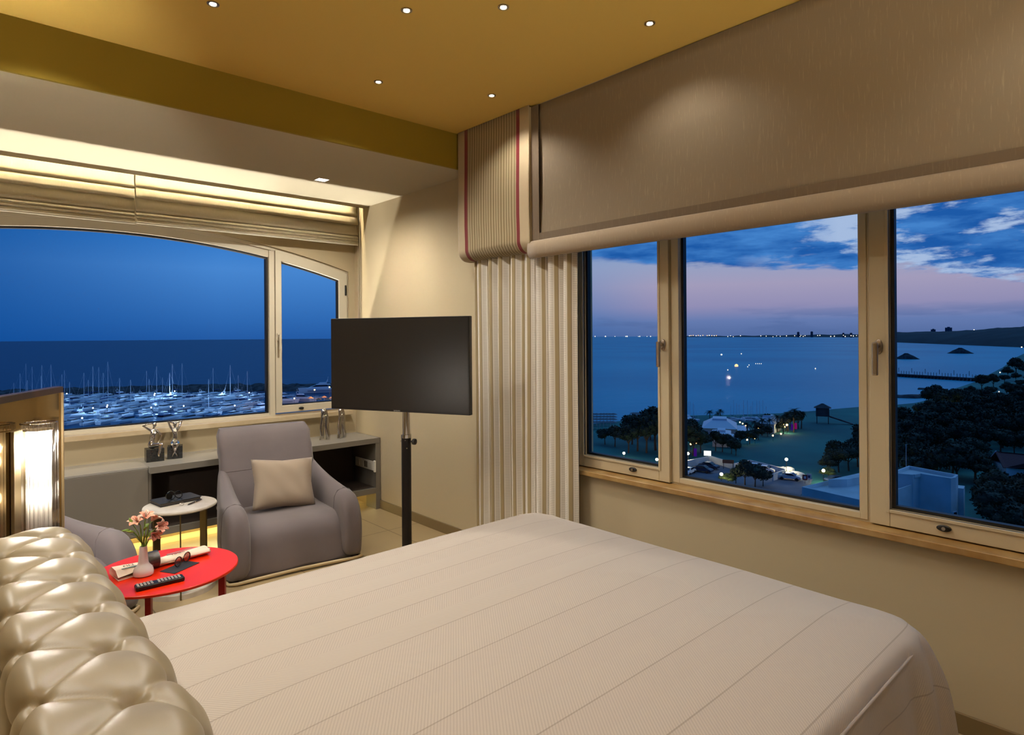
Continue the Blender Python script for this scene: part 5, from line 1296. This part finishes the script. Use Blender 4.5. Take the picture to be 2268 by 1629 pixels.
def palm(h, label, seed, group):
    rnd = random.Random(seed); t_ = thing('palm_tree', label, 'palm', group=group)
    bm = NB(); tube(bm, [(0, 0, -.3), (.1, 0, h * .4), (.0, .1, h * .8), (0, 0, h)], [.32, .24, .22, .26], 8); obj('trunk', bm, M_trunk, t_)
    bm = NB()
    for k in range(24):
        a_ = k * 2.399; el_ = rnd.uniform(-.25, 1.1); L = 3.4 * rnd.uniform(.85, 1.1); prev_ = None
        for i in range(9):
            u = i / 8; p = Vector((math.cos(a_) * L * u * math.cos(el_ * .8), math.sin(a_) * L * u * math.cos(el_ * .8), h + L * (u * math.sin(el_) - .55 * u * u * 1.1)))
            if prev_ is not None:
                side = Vector((-math.sin(a_), math.cos(a_), 0)); ll = .75 * math.sin(min(1, u + .12) * PI * .9) + .1
                for s in (-1, 1):
                    for q_ in (0, .5):
                        b0 = prev_.lerp(p, q_); b1 = prev_.lerp(p, q_ + .4); tip = b0.lerp(p, .5) + side * s * ll + Vector((0, 0, -.25 * ll)) + (p - prev_) * .4
                        bm.faces.new([bm.verts.new(v) for v in (b0, b1, tip)])
            prev_ = p
    obj('fronds', bm, M_leaf, t_); return t_
parkL = 'dark leafy tree in the wooded park seen through the right sash'
T1 = tree('park_tree', 9, 9, parkL, 21, M_leaf, 'trees in the wooded park'); T2 = tree('park_tree', 7.5, 8, parkL, 22, M_leaf, 'trees in the wooded park'); T3 = tree('park_tree', 11, 8.5, parkL, 23, M_leaf, 'trees in the wooded park')
PL1 = palm(8, 'palm tree', 31, 'palms'); PL2 = palm(6.5, 'palm tree', 32, 'palms')
rnd = random.Random(9); placed = []
# occupied spots: building, house
def put_tree(px, py, s=1.0, protos=(T1, T2, T3), **kw):
    global last_tree
    p = G(px, py, LAND); pr = rnd.choice(protos); last_tree = {T1: 'broad', T2: 'low', T3: 'tall'}[pr]; return place(p, pr, loc=p, rz=rnd.uniform(0, 6.28), sc=s * rnd.uniform(.85, 1.15), **kw)
def zone(o, x, y):
    zn = 'along the shore by the pier' if y < 900 else ('behind the lamp-lit beach edge' if y < 940 else ('in the middle of the park' if y < 1010 else ('just behind the white building' if y < 1100 else 'at the bottom right corner of the sash')))
    sd_ = 'left' if x < 2060 else ('central' if x < 2170 else 'right')
    o['label'] = '%s dark tree %s, %s side' % (last_tree, zn, sd_); o['group'] = '%s park trees %s, %s side' % (last_tree, zn, sd_)
gy = 905
while gy < 1240:
    stp = 24 * (gy - 740) / 200 + 8; gx = 1985 + rnd.uniform(0, stp)
    while gx < 2420:
        y = gy + rnd.uniform(-5, 5)
        ok = True
        if gy < 925 and gx < 2050: ok = False
        if gy < 960 and gx < 2035: ok = False
        if 1095 < gy < 1400 and gx < 2185: ok = False
        if 1020 < gy < 1085 and gx > 2165: ok = False
        if gy > 1085: ok = gx > 2190 and gy > 1110
        if ok: zone(put_tree(gx, y, .8 if gy < 1000 else .75), gx, y)
        gx += stp * rnd.uniform(.75, 1.2)
    gy += 9 + (gy - 900) * .055
for x, y in ((2120, 890), (2150, 878), (2175, 868), (2200, 862), (2225, 850), (2250, 845), (2140, 895), (2165, 888), (2195, 880), (2230, 872), (2262, 862), (2280, 850), (2215, 895), (2245, 890), (2270, 880), (2110, 900), (2085, 905)):
    zone(put_tree(x, y, .72), x, y)
for x, y, s in ((2250, 832, 1.3), (2232, 836, 1.0), (2275, 835, 1.25)):
    o = put_tree(x, y, s); o['label'] = 'big umbrella-crowned tree standing against the bay at the right edge'; o['group'] = 'big trees against the bay'
# trees by the roof and the car park, and the left cluster
for x, y, s in ((1835, 1050, .85), (1858, 1047, 1.0), (1880, 1044, .95), (1900, 1035, 1.05), (1925, 1030, 1.1), (1850, 1030, .75), (1872, 1022, .9), (1895, 1012, .9), (1915, 1005, .9), (1940, 1010, 1)):
    o = put_tree(x, y, s * .72, label='bushy dark tree behind the flat blue-lit roof', group='trees behind the flat roof')
for x, y, s in ((1340, 985, .9), (1362, 990, .8), (1392, 1004, 1.1), (1412, 1000, 1.2), (1432, 1004, 1.3), (1452, 998, 1.35), (1470, 1004, 1.3), (1490, 1000, 1.2), (1400, 985, 1.0), (1440, 975, 1.2), (1462, 968, 1.15), (1480, 975, 1.1)):
    o = put_tree(x, y, s * .72, label='dark tree in the clump at the bottom of the left sash', group='trees at the bottom of the left sash')
for x, y, s in ((1518, 1012, 1.1), (1535, 1010, 1.15), (1552, 1004, 1.0), (1530, 990, 1.0), (1548, 985, .9), (1515, 985, 1.1)):
    o = put_tree(x, y, s * .72, label='dark tree beside the lit car park lamp', group='trees beside the car park lamp')
for x, y, s in ((1650, 1078, .8), (1672, 1082, .85), (1630, 1074, .55), (1690, 1078, .75)):
    o = put_tree(x, y, s * .62, label='dark shrub tree between the parked cars and the window sill', group='shrub trees at the front of the car park')
for x, y, s in ((1600, 1002, .35), (1620, 1006, .35), (1640, 990, .4), (1585, 1000, .4), (1660, 984, .4), (1680, 975, .4), (1700, 968, .45), (1612, 992, .4), (1630, 1010, .3), (1725, 958, .4)):
    o = put_tree(x, y, s * 1.1, label='low dark bush on the lawn beside the beach restaurant', group='bushes beside the beach restaurant')
PB = tree('lit_bush', 2.4, 4.0, 'yellow-green bush lit by the lamp at the front of the car park', 41, M_leaf2, None); PB.location = G(1612, 1072, LAND)
PB2 = copy_tree(PB); PB2.location = G(1834, 1062, LAND); PB2['label'] = 'lamp-lit yellow-green bush beside the flat roof'; PB2.scale = (.9, .9, 1.2)
for k, (x, yb, yt_) in enumerate(((1572, 935, 908), (1596, 935, 906), (1590, 938, 912), (1760, 952, 903), (1745, 955, 912), (1775, 950, 910), (1758, 958, 918), (1735, 962, 922), (1688, 965, 925), (1672, 968, 930), (1655, 972, 935), (1705, 962, 926), (1630, 1000, 968), (1722, 958, 918))):
    p = G(x, yb, LAND); h_ = hgt(x, yt_, p); pr = PL1 if k % 2 else PL2
    place(p, pr, loc=p, rz=k, sc=h_ / ((8 if k % 2 else 6.5) + 1.2), label=('palm tree standing beside the blue roofs on the beach' if x < 1640 and k < 3 else 'palm tree in the lit garden of the beach restaurant'), group='palms behind the blue roofs' if k < 3 else 'palms in the restaurant garden')
for x, y, s in ((1740, 955, .5), (1768, 950, .6), (1750, 945, .6), (1700, 955, .45), (1680, 960, .45)):
    put_tree(x, y, s, label='dark garden tree around the lit beach restaurant', group='garden trees around the restaurant')

# ---- buildings near by
def prism(name, pts, z0, z1, m_, parent=None): return obj(name, rings(NB(), [[Vector((p.x, p.y, z)) for p in pts] for z in (z0, z1)]), m_, parent)
def offset_poly(pts, d_):
    c_ = sum(pts, Vector()) / len(pts); return [p + (c_ - p).normalized() * d_ for p in pts]
def parapet(name, pts, z, th, hh, m_, parent):
    inn = offset_poly(pts, th); bm = NB()
    A = [[bm.verts.new((p.x, p.y, zz)) for p in q_] for q_ in (pts, inn) for zz in (z, z + hh)]; n_ = len(pts)
    for i in range(n_):
        j = (i + 1) % n_
        for q_ in ((A[0][i], A[0][j], A[1][j], A[1][i]), (A[1][i], A[1][j], A[3][j], A[3][i]), (A[3][i], A[3][j], A[2][j], A[2][i])): bm.faces.new(q_)
    return obj(name, bm, m_, parent)
WB = thing('white_building', 'pale flat-roofed building with a rooftop parapet at the bottom of the right sash', 'building', kind='structure'); del WB['kind']
ZR = -19.5
pw = [G(x, y, ZR) for x, y in ((1952, 1056), (2013, 1033), (2122, 1053), (2108, 1061), (2036, 1049), (2024, 1053), (1980, 1050))]
pw = [G(1950, 1052, ZR), G(2013, 1032, ZR), G(2122, 1052, ZR), G(2119, 1058, ZR), G(2108, 1060, ZR), G(2036, 1050, ZR), G(2024, 1053, ZR), G(1950, 1056, ZR)]
pw = [G(1970, 1048, ZR), G(2013, 1032, ZR), G(2122, 1052, ZR), G(2117, 1058, ZR), G(2106, 1060, ZR), G(2036, 1049, ZR), G(2022, 1052, ZR)]
prism('walls', pw, LAND - .5, ZR - .5, M_conc, WB); parapet('parapet', pw, ZR - .5, .35, .5, M_conc, WB)
lw = [G(2121, 1075, -21.5), G(2137, 1077, -21.5), G(2134, 1083, -21.5), G(2117, 1081, -21.5)]
prism('side_wing', lw, LAND - .5, -21.5, M_conc, WB)
wn = G(2112, 1125, -25.3); wv = (G(2117, 1058, ZR) - G(2106, 1060, ZR)).normalized()
fr = thing('window_frame', None, None); fr.parent = WB; fr.location = (pw[4].x * .35 + pw[3].x * .65, pw[4].y * .35 + pw[3].y * .65, -25.2); fr.rotation_euler = (0, 0, math.atan2(pw[3].y - pw[4].y, pw[3].x - pw[4].x))
nrm = -1
bm = NB(); box(bm, -.45, .45, -.12, .06, -.8, .8); obj('shutter', bm, M_hull, fr); bxo('glass', -.34, .34, -.15, -.12, -.7, .7, M_glassd, fr)
TE = thing('terrace_parapet', 'low pale terrace wall beside the two air conditioners', 'parapet')
ta, tb = G(2000, 1150, -25.5), G(2062, 1118, -25.5); d_ = tb - ta; TE.location = ta; TE.rotation_euler = (0, 0, math.atan2(d_.y, d_.x)); obj('wall_panel', box(NB(), -4, d_.length, -.15, .15, -3, 1.0), M_conc, TE)
pt = [G(1955, 1112, -25.8), G(2030, 1100, -25.8), G(2062, 1118, -25.8), G(1980, 1165, -25.8), G(1930, 1160, -25.8)]
tag(prism('terrace', pt, LAND - .5, -25.8, M_conc), 'blue-lit roof terrace in front of the white building', 'terrace')
for k, (x, y) in enumerate(((1996, 1117), (2016, 1120))):
    p = G(x, y, -25.8); ac = thing('air_conditioner', 'outdoor air conditioner on the roof terrace, ' + ('the left one' if k == 0 else 'the right one'), 'air conditioner', p, -yaw_of(p) + .12, group='air conditioners on the terrace')
    bxo('casing', -.45, .45, -.18, .18, .08, .8, M_hull, ac, bevel=.02)
    bm = NB(); lathe(bm, [(.0, 0), (.26, 0), (.26, .03), (0, .03)], seg=24, mat=TR(-.1, -.18, .44) @ Matrix.Rotation(PI / 2, 4, 'X'), cap=False); obj('fan_grille', bm, M_glassd, ac)
p = G(2007, 1034, ZR); an_ = thing('antenna', 'thin antenna pole on the roof of the white building', 'antenna', p); bm = NB(); tube(bm, [(0, 0, -.3), (0, 0, hgt(2007, 985, p))], .035, 5); obj('pole', bm, M_alu, an_)
# flat roof in the wide pane
FB = thing('flat_building', 'flat blue-lit roof with a raised slab at the bottom right of the wide pane', 'building')
ZF = -21.0
fa, fb_, fc_ = G(1776, 1079, ZF), G(1925, 1043, ZF), G(1915, 1110, ZF); fd_ = fb_ + (fc_ - fa) * .9
fp = [fa, fb_, fd_, fc_]
prism('walls', fp, LAND - .5, ZF - .6, M_conc, FB); parapet('parapet', fp, ZF - .6, .3, .6, M_conc, FB)
ra = [fa.lerp(fb_, .18).lerp(fd_, .12), fa.lerp(fb_, .75).lerp(fd_, .18), fa.lerp(fb_, .75).lerp(fd_, .42), fa.lerp(fb_, .16).lerp(fd_, .30)]
prism('raised_slab', ra, ZF - .6, ZF + .55, M_conc, FB)
# tiled house
HS = thing('tiled_house', 'small house with a red tiled roof among the dark trees', 'house')
h1, h2 = G(2206, 1000, -22.0), G(2330, 1012, -22.0); e1, e2 = G(2191, 1018, -24.4), G(2330, 1042, -24.4); b1, b2 = h1 + (h1 - e1) , h2 + (h2 - e2); b1.z = b2.z = -24.4
M_tile = mat('red_roof_tile', S(128, 72, 66), .8); t, b = edit(M_tile); wv_ = t.a('ShaderNodeTexWave'); wv_.inputs['Scale'].default_value = 1.6; t.put(wv_, 'Vector', t.a('ShaderNodeTexCoord').outputs['Object']); t.put(b, 'Base Color', t.mix(wv_.outputs[1], S(140, 82, 74), S(84, 46, 44)))
bm = NB(); v = [bm.verts.new(p) for p in (e1, e2, h2, h1, b1, b2)]; bm.faces.new((v[0], v[1], v[2], v[3])); bm.faces.new((v[3], v[2], v[5], v[4])); o = obj('roof', bm, M_tile, HS); so = o.modifiers.new('thick', 'SOLIDIFY'); so.thickness = .25
ins = [e1.lerp(b2, .06), e2.lerp(b1, .06), b2.lerp(e1, .06), b1.lerp(e2, .06)]; prism('walls', ins, LAND - .5, -24.5, M_conc, HS)
bm = NB(); tube(bm, [e1, h1], .14, 6); obj('barge_board', bm, M_hull, HS)

# beach restaurant: hipped blue roofs
def hip(name, px, py, wx, wy, zb, zt, rot, label, awn=False):
    p = G(px, py, LAND); t_ = thing(name, label, 'building', p, rot)
    bxo('walls', -wx * .45, wx * .45, -wy * .45, wy * .45, -.2, zb, M_conc, t_)
    bm = NB(); rings(bm, [[Vector((s * wx * .5 * k, u * wy * .5 * k, z)) for s, u in ((-1, -1), (1, -1), (1, 1), (-1, 1))] for k, z in ((1, zb), (.42, zt), (.40, zt + .5))]); obj('roof', bm, M_hull, t_)
    if awn: bxo('awning', -wx * .5, wx * .3, -wy * .85, -wy * .5, zb * .75, zb * .8, M_hull, t_)
    return t_
hip('pavilion', 1594, 957, 15, 10, 2.0, 3.9, .5, 'large beach pavilion with a hipped blue-lit roof', True)
hip('pavilion', 1598, 984, 11, 5, 3.0, 3.6, .5, 'lower flat-topped pavilion in front of the hipped roof', True)
hip('pavilion', 1702, 955, 10, 6, 2.8, 4.4, .2, 'lit beach restaurant terrace roof among the palms')
hip('pavilion', 1518, 955, 7, 5, 2.8, 4.4, .2, 'small blue roof at the left edge of the wide pane')
p = G(1822, 938, LAND); SLD = thing('lifeguard_tower', 'small dark tower with a ramp on the lawn by the beach', 'tower', p, -yaw_of(p))
bxo('cabin', -2, 2, -1.5, 1.5, 2.4, 5.2, M_rock, SLD); bm = NB(); rings(bm, [[Vector((s * 2.6 * k, u * 2 * k, z)) for s, u in ((-1, -1), (1, -1), (1, 1), (-1, 1))] for k, z in ((1, 5.2), (.1, 6.6))]); obj('roof', bm, M_rock, SLD)
for sx_, sy_ in ((-1, -1), (1, -1), (1, 1), (-1, 1)): bxo('stilt', sx_ * 1.7 - .12, sx_ * 1.7 + .12, sy_ * 1.2 - .12, sy_ * 1.2 + .12, 0, 2.4, M_rock, SLD)
bm = NB(); rings(bm, [[Vector((2, -.8, 2.2)), Vector((2, .8, 2.2)), Vector((2, .8, 2.6)), Vector((2, -.8, 2.6))], [Vector((9, -.8, 0)), Vector((9, .8, 0)), Vector((9, .8, .3)), Vector((9, -.8, .3))]]); obj('ramp', bm, M_rock, SLD)
# beach parasols and the dinghies on the shore
ps = thing('beach_parasol', None, 'parasol', group='beach parasols'); bm = NB(); lathe(bm, [(.05, 0), (.05, 2.4)], seg=6); obj('pole', bm, M_alu, ps); bm = NB(); lathe(bm, [(1.5, 2.15), (.7, 2.45), (.05, 2.6)], seg=10); obj('canopy', bm, mat('grey_canvas', S(96, 104, 108), .8), ps)
first = True; rnd = random.Random(2)
for ry in (932, 938, 944, 951):
    for x in range(1302, 1362, 7):
        p = G(x + rnd.uniform(-2, 2), ry, LAND); c_ = ps if first else copy_tree(ps); first = False; c_.location = p; nm = {932: 'nearest the sea', 938: 'second from the sea', 944: 'third from the sea', 951: 'farthest from the sea'}[ry]; c_['label'] = 'beach parasol at the left sash edge, row ' + nm; c_['group'] = 'beach parasols, row ' + nm
for ry in (930, 934):
    for x in range(1402, 1440, 6): p = G(x + rnd.uniform(-2, 2), ry, LAND); c_ = copy_tree(ps); c_.location = p; c_['label'] = 'beach parasol on the shore left of the tree clump'; c_['group'] = 'beach parasols left of the tree clump'
for k in range(16):
    x = 1520 + rnd.uniform(0, 30) if k < 4 else 1616 + (k - 4) * 7.6; p = G(x, 931 + rnd.uniform(-2, 3), LAND)
    c_ = copy_tree(protoS[1]) if k else protoS[1]; c_.location = p; c_.scale = (.45, .45, rnd.uniform(.42, .62)); c_.rotation_euler = (0, 0, rnd.uniform(0, 6)); c_['label'] = 'small beached sailing dinghy behind the blue roofs'; c_['group'] = 'dinghies on the beach'

# ---- car park
cpk = [G(x, y, LAND + .02) for x, y in ((1490, 1046), (1573, 1021), (1626, 1043), (1660, 1033), (1745, 1052), (1800, 1062), (1790, 1085), (1740, 1120), (1480, 1120))]
tag(prism('car_park', cpk, LAND - .3, LAND + .04, M_asph), 'asphalt car park below the wide pane', 'pavement', kind='structure')
lk = 0
for (x0, y0, x1, y1) in ((1500, 1034, 1571, 1019), (1573, 1018, 1624, 1034), (1626, 1036, 1660, 1028), (1661, 1028, 1738, 1048), (1712, 1060, 1738, 1051)):
    a_, b_ = G(x0, y0 + 6, LAND), G(x1, y1 + 6, LAND); d_ = b_ - a_; o = obj('boundary_wall', box(NB(), 0, d_.length, -.12, .12, 0, 1.5), M_conc); o.location = a_; o.rotation_euler = (0, 0, math.atan2(d_.y, d_.x))
    tag(o, 'pale car park wall, ' + ('left of the lit sign', 'right of the lit sign', 'short stretch behind the parked cars', 'stretch towards the silver car', 'end piece beside the silver car')[lk], 'wall', 'car park walls'); lk += 1
def car(px, py, rot, m_, label, s=1.0):
    p = G(px, py, LAND + .04); t_ = thing('car', label, 'car', p, rot, group='parked cars')
    prof = [(-2.2, .35), (-2.25, .75), (-2.0, .92), (-1.35, .98), (-.75, 1.42), (.45, 1.45), (1.2, 1.0), (2.0, .85), (2.25, .65), (2.22, .35)]
    bm = NB(); rings(bm, [[Vector((x, y * (1 if z < 1.0 else .86), z)) for x, z in prof] for y in (-.86, .86)]); obj('body', bm, m_, t_, bevel=.06)
    bm = NB(); rings(bm, [[Vector((x, y, z)) for x, z in ((-1.2, .99), (-.72, 1.36), (.42, 1.38), (1.05, 1.0))] for y in (-.80, .80)]); obj('side_windows', bm, M_glassd, t_)
    bm = NB(); rings(bm, [[Vector((x, y, z)) for x, z in ((.52, 1.42), (1.18, 1.03), (1.24, 1.05), (.56, 1.46))] for y in (-.66, .66)]); obj('windscreen', bm, M_glassd, t_)
    bm = NB(); rings(bm, [[Vector((x, y, z)) for x, z in ((-1.32, 1.02), (-.82, 1.40), (-.88, 1.44), (-1.38, 1.06))] for y in (-.66, .66)]); obj('rear_window', bm, M_glassd, t_)
    for wx_ in (-1.4, 1.4):
        for wy_ in (-.8, .8):
            bm = NB(); lathe(bm, [(.0, -.1), (.32, -.1), (.32, .1), (.2, .11), (0, .11)], seg=18, mat=TR(wx_, wy_, .32) @ Matrix.Rotation(PI / 2 * (-1 if wy_ > 0 else 1), 4, 'X'), cap=False); obj('wheel', bm, M_black, t_)
    return t_
M_cs = mat('silver_car_paint', S(216, 218, 214), .3, metal=.2); M_cd = mat('dark_blue_car_paint', S(30, 40, 66), .25); M_cw = mat('white_car_paint', S(232, 232, 230), .3)
yw = lambda x, y: -yaw_of(G(x, y, LAND))
car(1749, 1063, yw(1749, 1063) - .12, M_cs, 'silver saloon car parked under the bright lamp')
car(1556, 1046, yw(1556, 1046) - .45, M_cd, 'dark car parked nearest the lit sign, the front one of two')
car(1570, 1038, yw(1570, 1038) - .5, M_cd, 'dark car parked behind another dark car near the lit sign')
car(1525, 1050, yw(1525, 1050) + 1.2, M_cw, 'white car at the left edge of the car park')
car(1672, 1041, yw(1672, 1041) - .3, M_cw, 'pale car half hidden by the shrub trees, the left one')
car(1694, 1046, yw(1694, 1046) - .3, M_cw, 'pale car half hidden by the shrub trees, the right one')
car(1852, 1070, yw(1852, 1070) + .6, M_cd, 'dark car beside the flat roof')
for k, (x, y, s) in enumerate(((1733, 1044, 1.0), (1747, 1047, 1.2), (1759, 1050, .7), (1767, 1052, .75), (1774, 1055, .8))):
    p = G(x, y + 2, LAND); bm = NB(); bmesh.ops.create_icosphere(bm, subdivisions=2, radius=s)
    for v in bm.verts: v.co *= 1 + .18 * noise.noise(v.co * 1.7 + Vector((k, 0, 0))); v.co.z *= .7
    o = obj('boulder', bm, M_conc); o.location = p + Vector((0, 0, s * .5)); tag(o, 'pale boulder beside the silver car, ' + ('first', 'second', 'third', 'fourth', 'fifth')[k] + ' from the left', 'boulder', 'boulders beside the silver car')
sg = thing('lit_sign', 'small glowing white sign on the car park wall', 'sign', G(1567, 1026, LAND), yw(1567, 1026)); bxo('post', -.06, .06, 0, .1, 0, 1.8, M_black, sg); bxo('sign_box', -.8, .8, -.1, .1, 1.7, 2.8, emis('lit_sign_face', S(240, 244, 240), 1.6), sg)
sg = thing('notice_board', 'brown wooden notice board in front of the car park wall', 'sign', G(1613, 1040, LAND), yw(1613, 1040)); bxo('board', -1.2, 1.2, -.05, .05, 1.3, 2.1, mat('brown_board', S(130, 86, 60), .8), sg)
for s in (-1, 1): bxo('post', s * 1.0 - .06, s * 1.0 + .06, -.05, .05, 0, 1.29, M_trunk, sg)
for k, (x, y) in enumerate(((1783, 1072), (1792, 1070))):
    sg = thing('gate_sign', 'small red and white gate sign beside the silver car, ' + ('left one' if k == 0 else 'right one'), 'sign', G(x, y, LAND), yw(x, y), group='gate signs'); bxo('panel', -.45, .45, -.04, .04, .7, 1.8, mat('red_sign_paint' if k == 0 else 'white_sign_paint', S(150, 60, 60) if k == 0 else S(200, 210, 220), .7), sg); bxo('post', -.04, .04, -.03, .03, 0, .69, M_black, sg)
    bxo('emblem', -.2, .2, -.05, -.041, 1.0, 1.5, M_hull if k == 0 else M_blueh, sg)
# street lamps: (px, base y, head y, watts, text)
for (x, yb, yt_, wt, m_, tx) in ((1742, 1053, 1020, 520, M_lampw, 'bright street lamp beside the boulders'), (1524, 1034, 1007, 420, M_lampw, 'bright street lamp at the left edge of the wide pane'), (1598, 1078, 1053, 300, M_lampw, 'street lamp in front of the lit bush'), (1824, 1072, 1045, 360, M_lampw, 'street lamp glowing under the tree by the flat roof'),
                                  (1382, 1018, 1006, 300, M_lampw, 'street lamp at the foot of the left sash, the left one'), (1455, 1032, 1020, 320, M_lampw, 'street lamp at the foot of the left sash, the right one'), (1743, 960, 943, 400, M_lampo, 'lamp in the restaurant garden'), (2125, 930, 911, 500, M_lampw, 'brightest lamp in the wooded park'), (1978, 928, 917, 240, M_lampw, 'park lamp just inside the right sash')):
    p = G(x, yb, LAND); lamp_post(p, hgt(x, yt_, p), m_, tx, wt, (1, .86, .5), .30, 'street lamps')
for x, y in ((1639, 947), (1645, 950), (1652, 955), (1690, 944), (1694, 950), (1704, 953), (1680, 960), (1735, 952), (1738, 958), (1728, 955), (1672, 984), (1655, 988), (1712, 978), (1730, 974), (1535, 982), (1538, 988), (1543, 995), (1530, 998), (1459, 958), (1462, 984)):
    p = G(x, y, LAND); o = lightball('garden_light', 1.6, .22, .04, M_lampo); o.location = p; tag(o, 'small warm garden light around the beach restaurant', 'light', 'garden lights around the restaurant')
for (cx_, cy_) in ((768, 540), (730, 560), (775, 660), (730, 690), (648, 742), (695, 858), (680, 880), (812, 852), (925, 575), (992, 570), (1050, 535), (1128, 515), (1095, 540), (1015, 658), (948, 692), (1060, 705), (1085, 712), (1122, 816), (1172, 835), (830, 590), (900, 462), (1000, 425)):
    x, y = 1920 + cx_ / 3.39, 700 + cy_ / 3.39; p = G(x, y + 9, LAND); h_ = hgt(x, y, p); dep = p.x * F.x + p.y * F.y; o = lightball('park_light', h_, .0009 * dep, .05, M_fw); o.location = p; tag(o, 'small pale light among the trees of the wooded park', 'light', 'small lights in the wooded park')
for k, (x, y, m_, w_) in enumerate(((1761, 953, M_pink, 1.1), (1755, 956, M_purp, .8), (1540, 1014, M_purp, .7), (1462, 986, M_purp, .6))):
    p = G(x, y, LAND); o = obj('coloured_light_panel', box(NB(), -w_ / 2, w_ / 2, -.1, .1, .3, 2.2), m_); o.location = p; o.rotation_euler = (0, 0, -yaw_of(p)); tag(o, ('pink glowing panel in the restaurant garden', 'purple glowing panel left of the pink one', 'purple glowing panel under the trees beside the car park lamp', 'purple glowing panel at the edge of the left sash')[k], 'light panel')
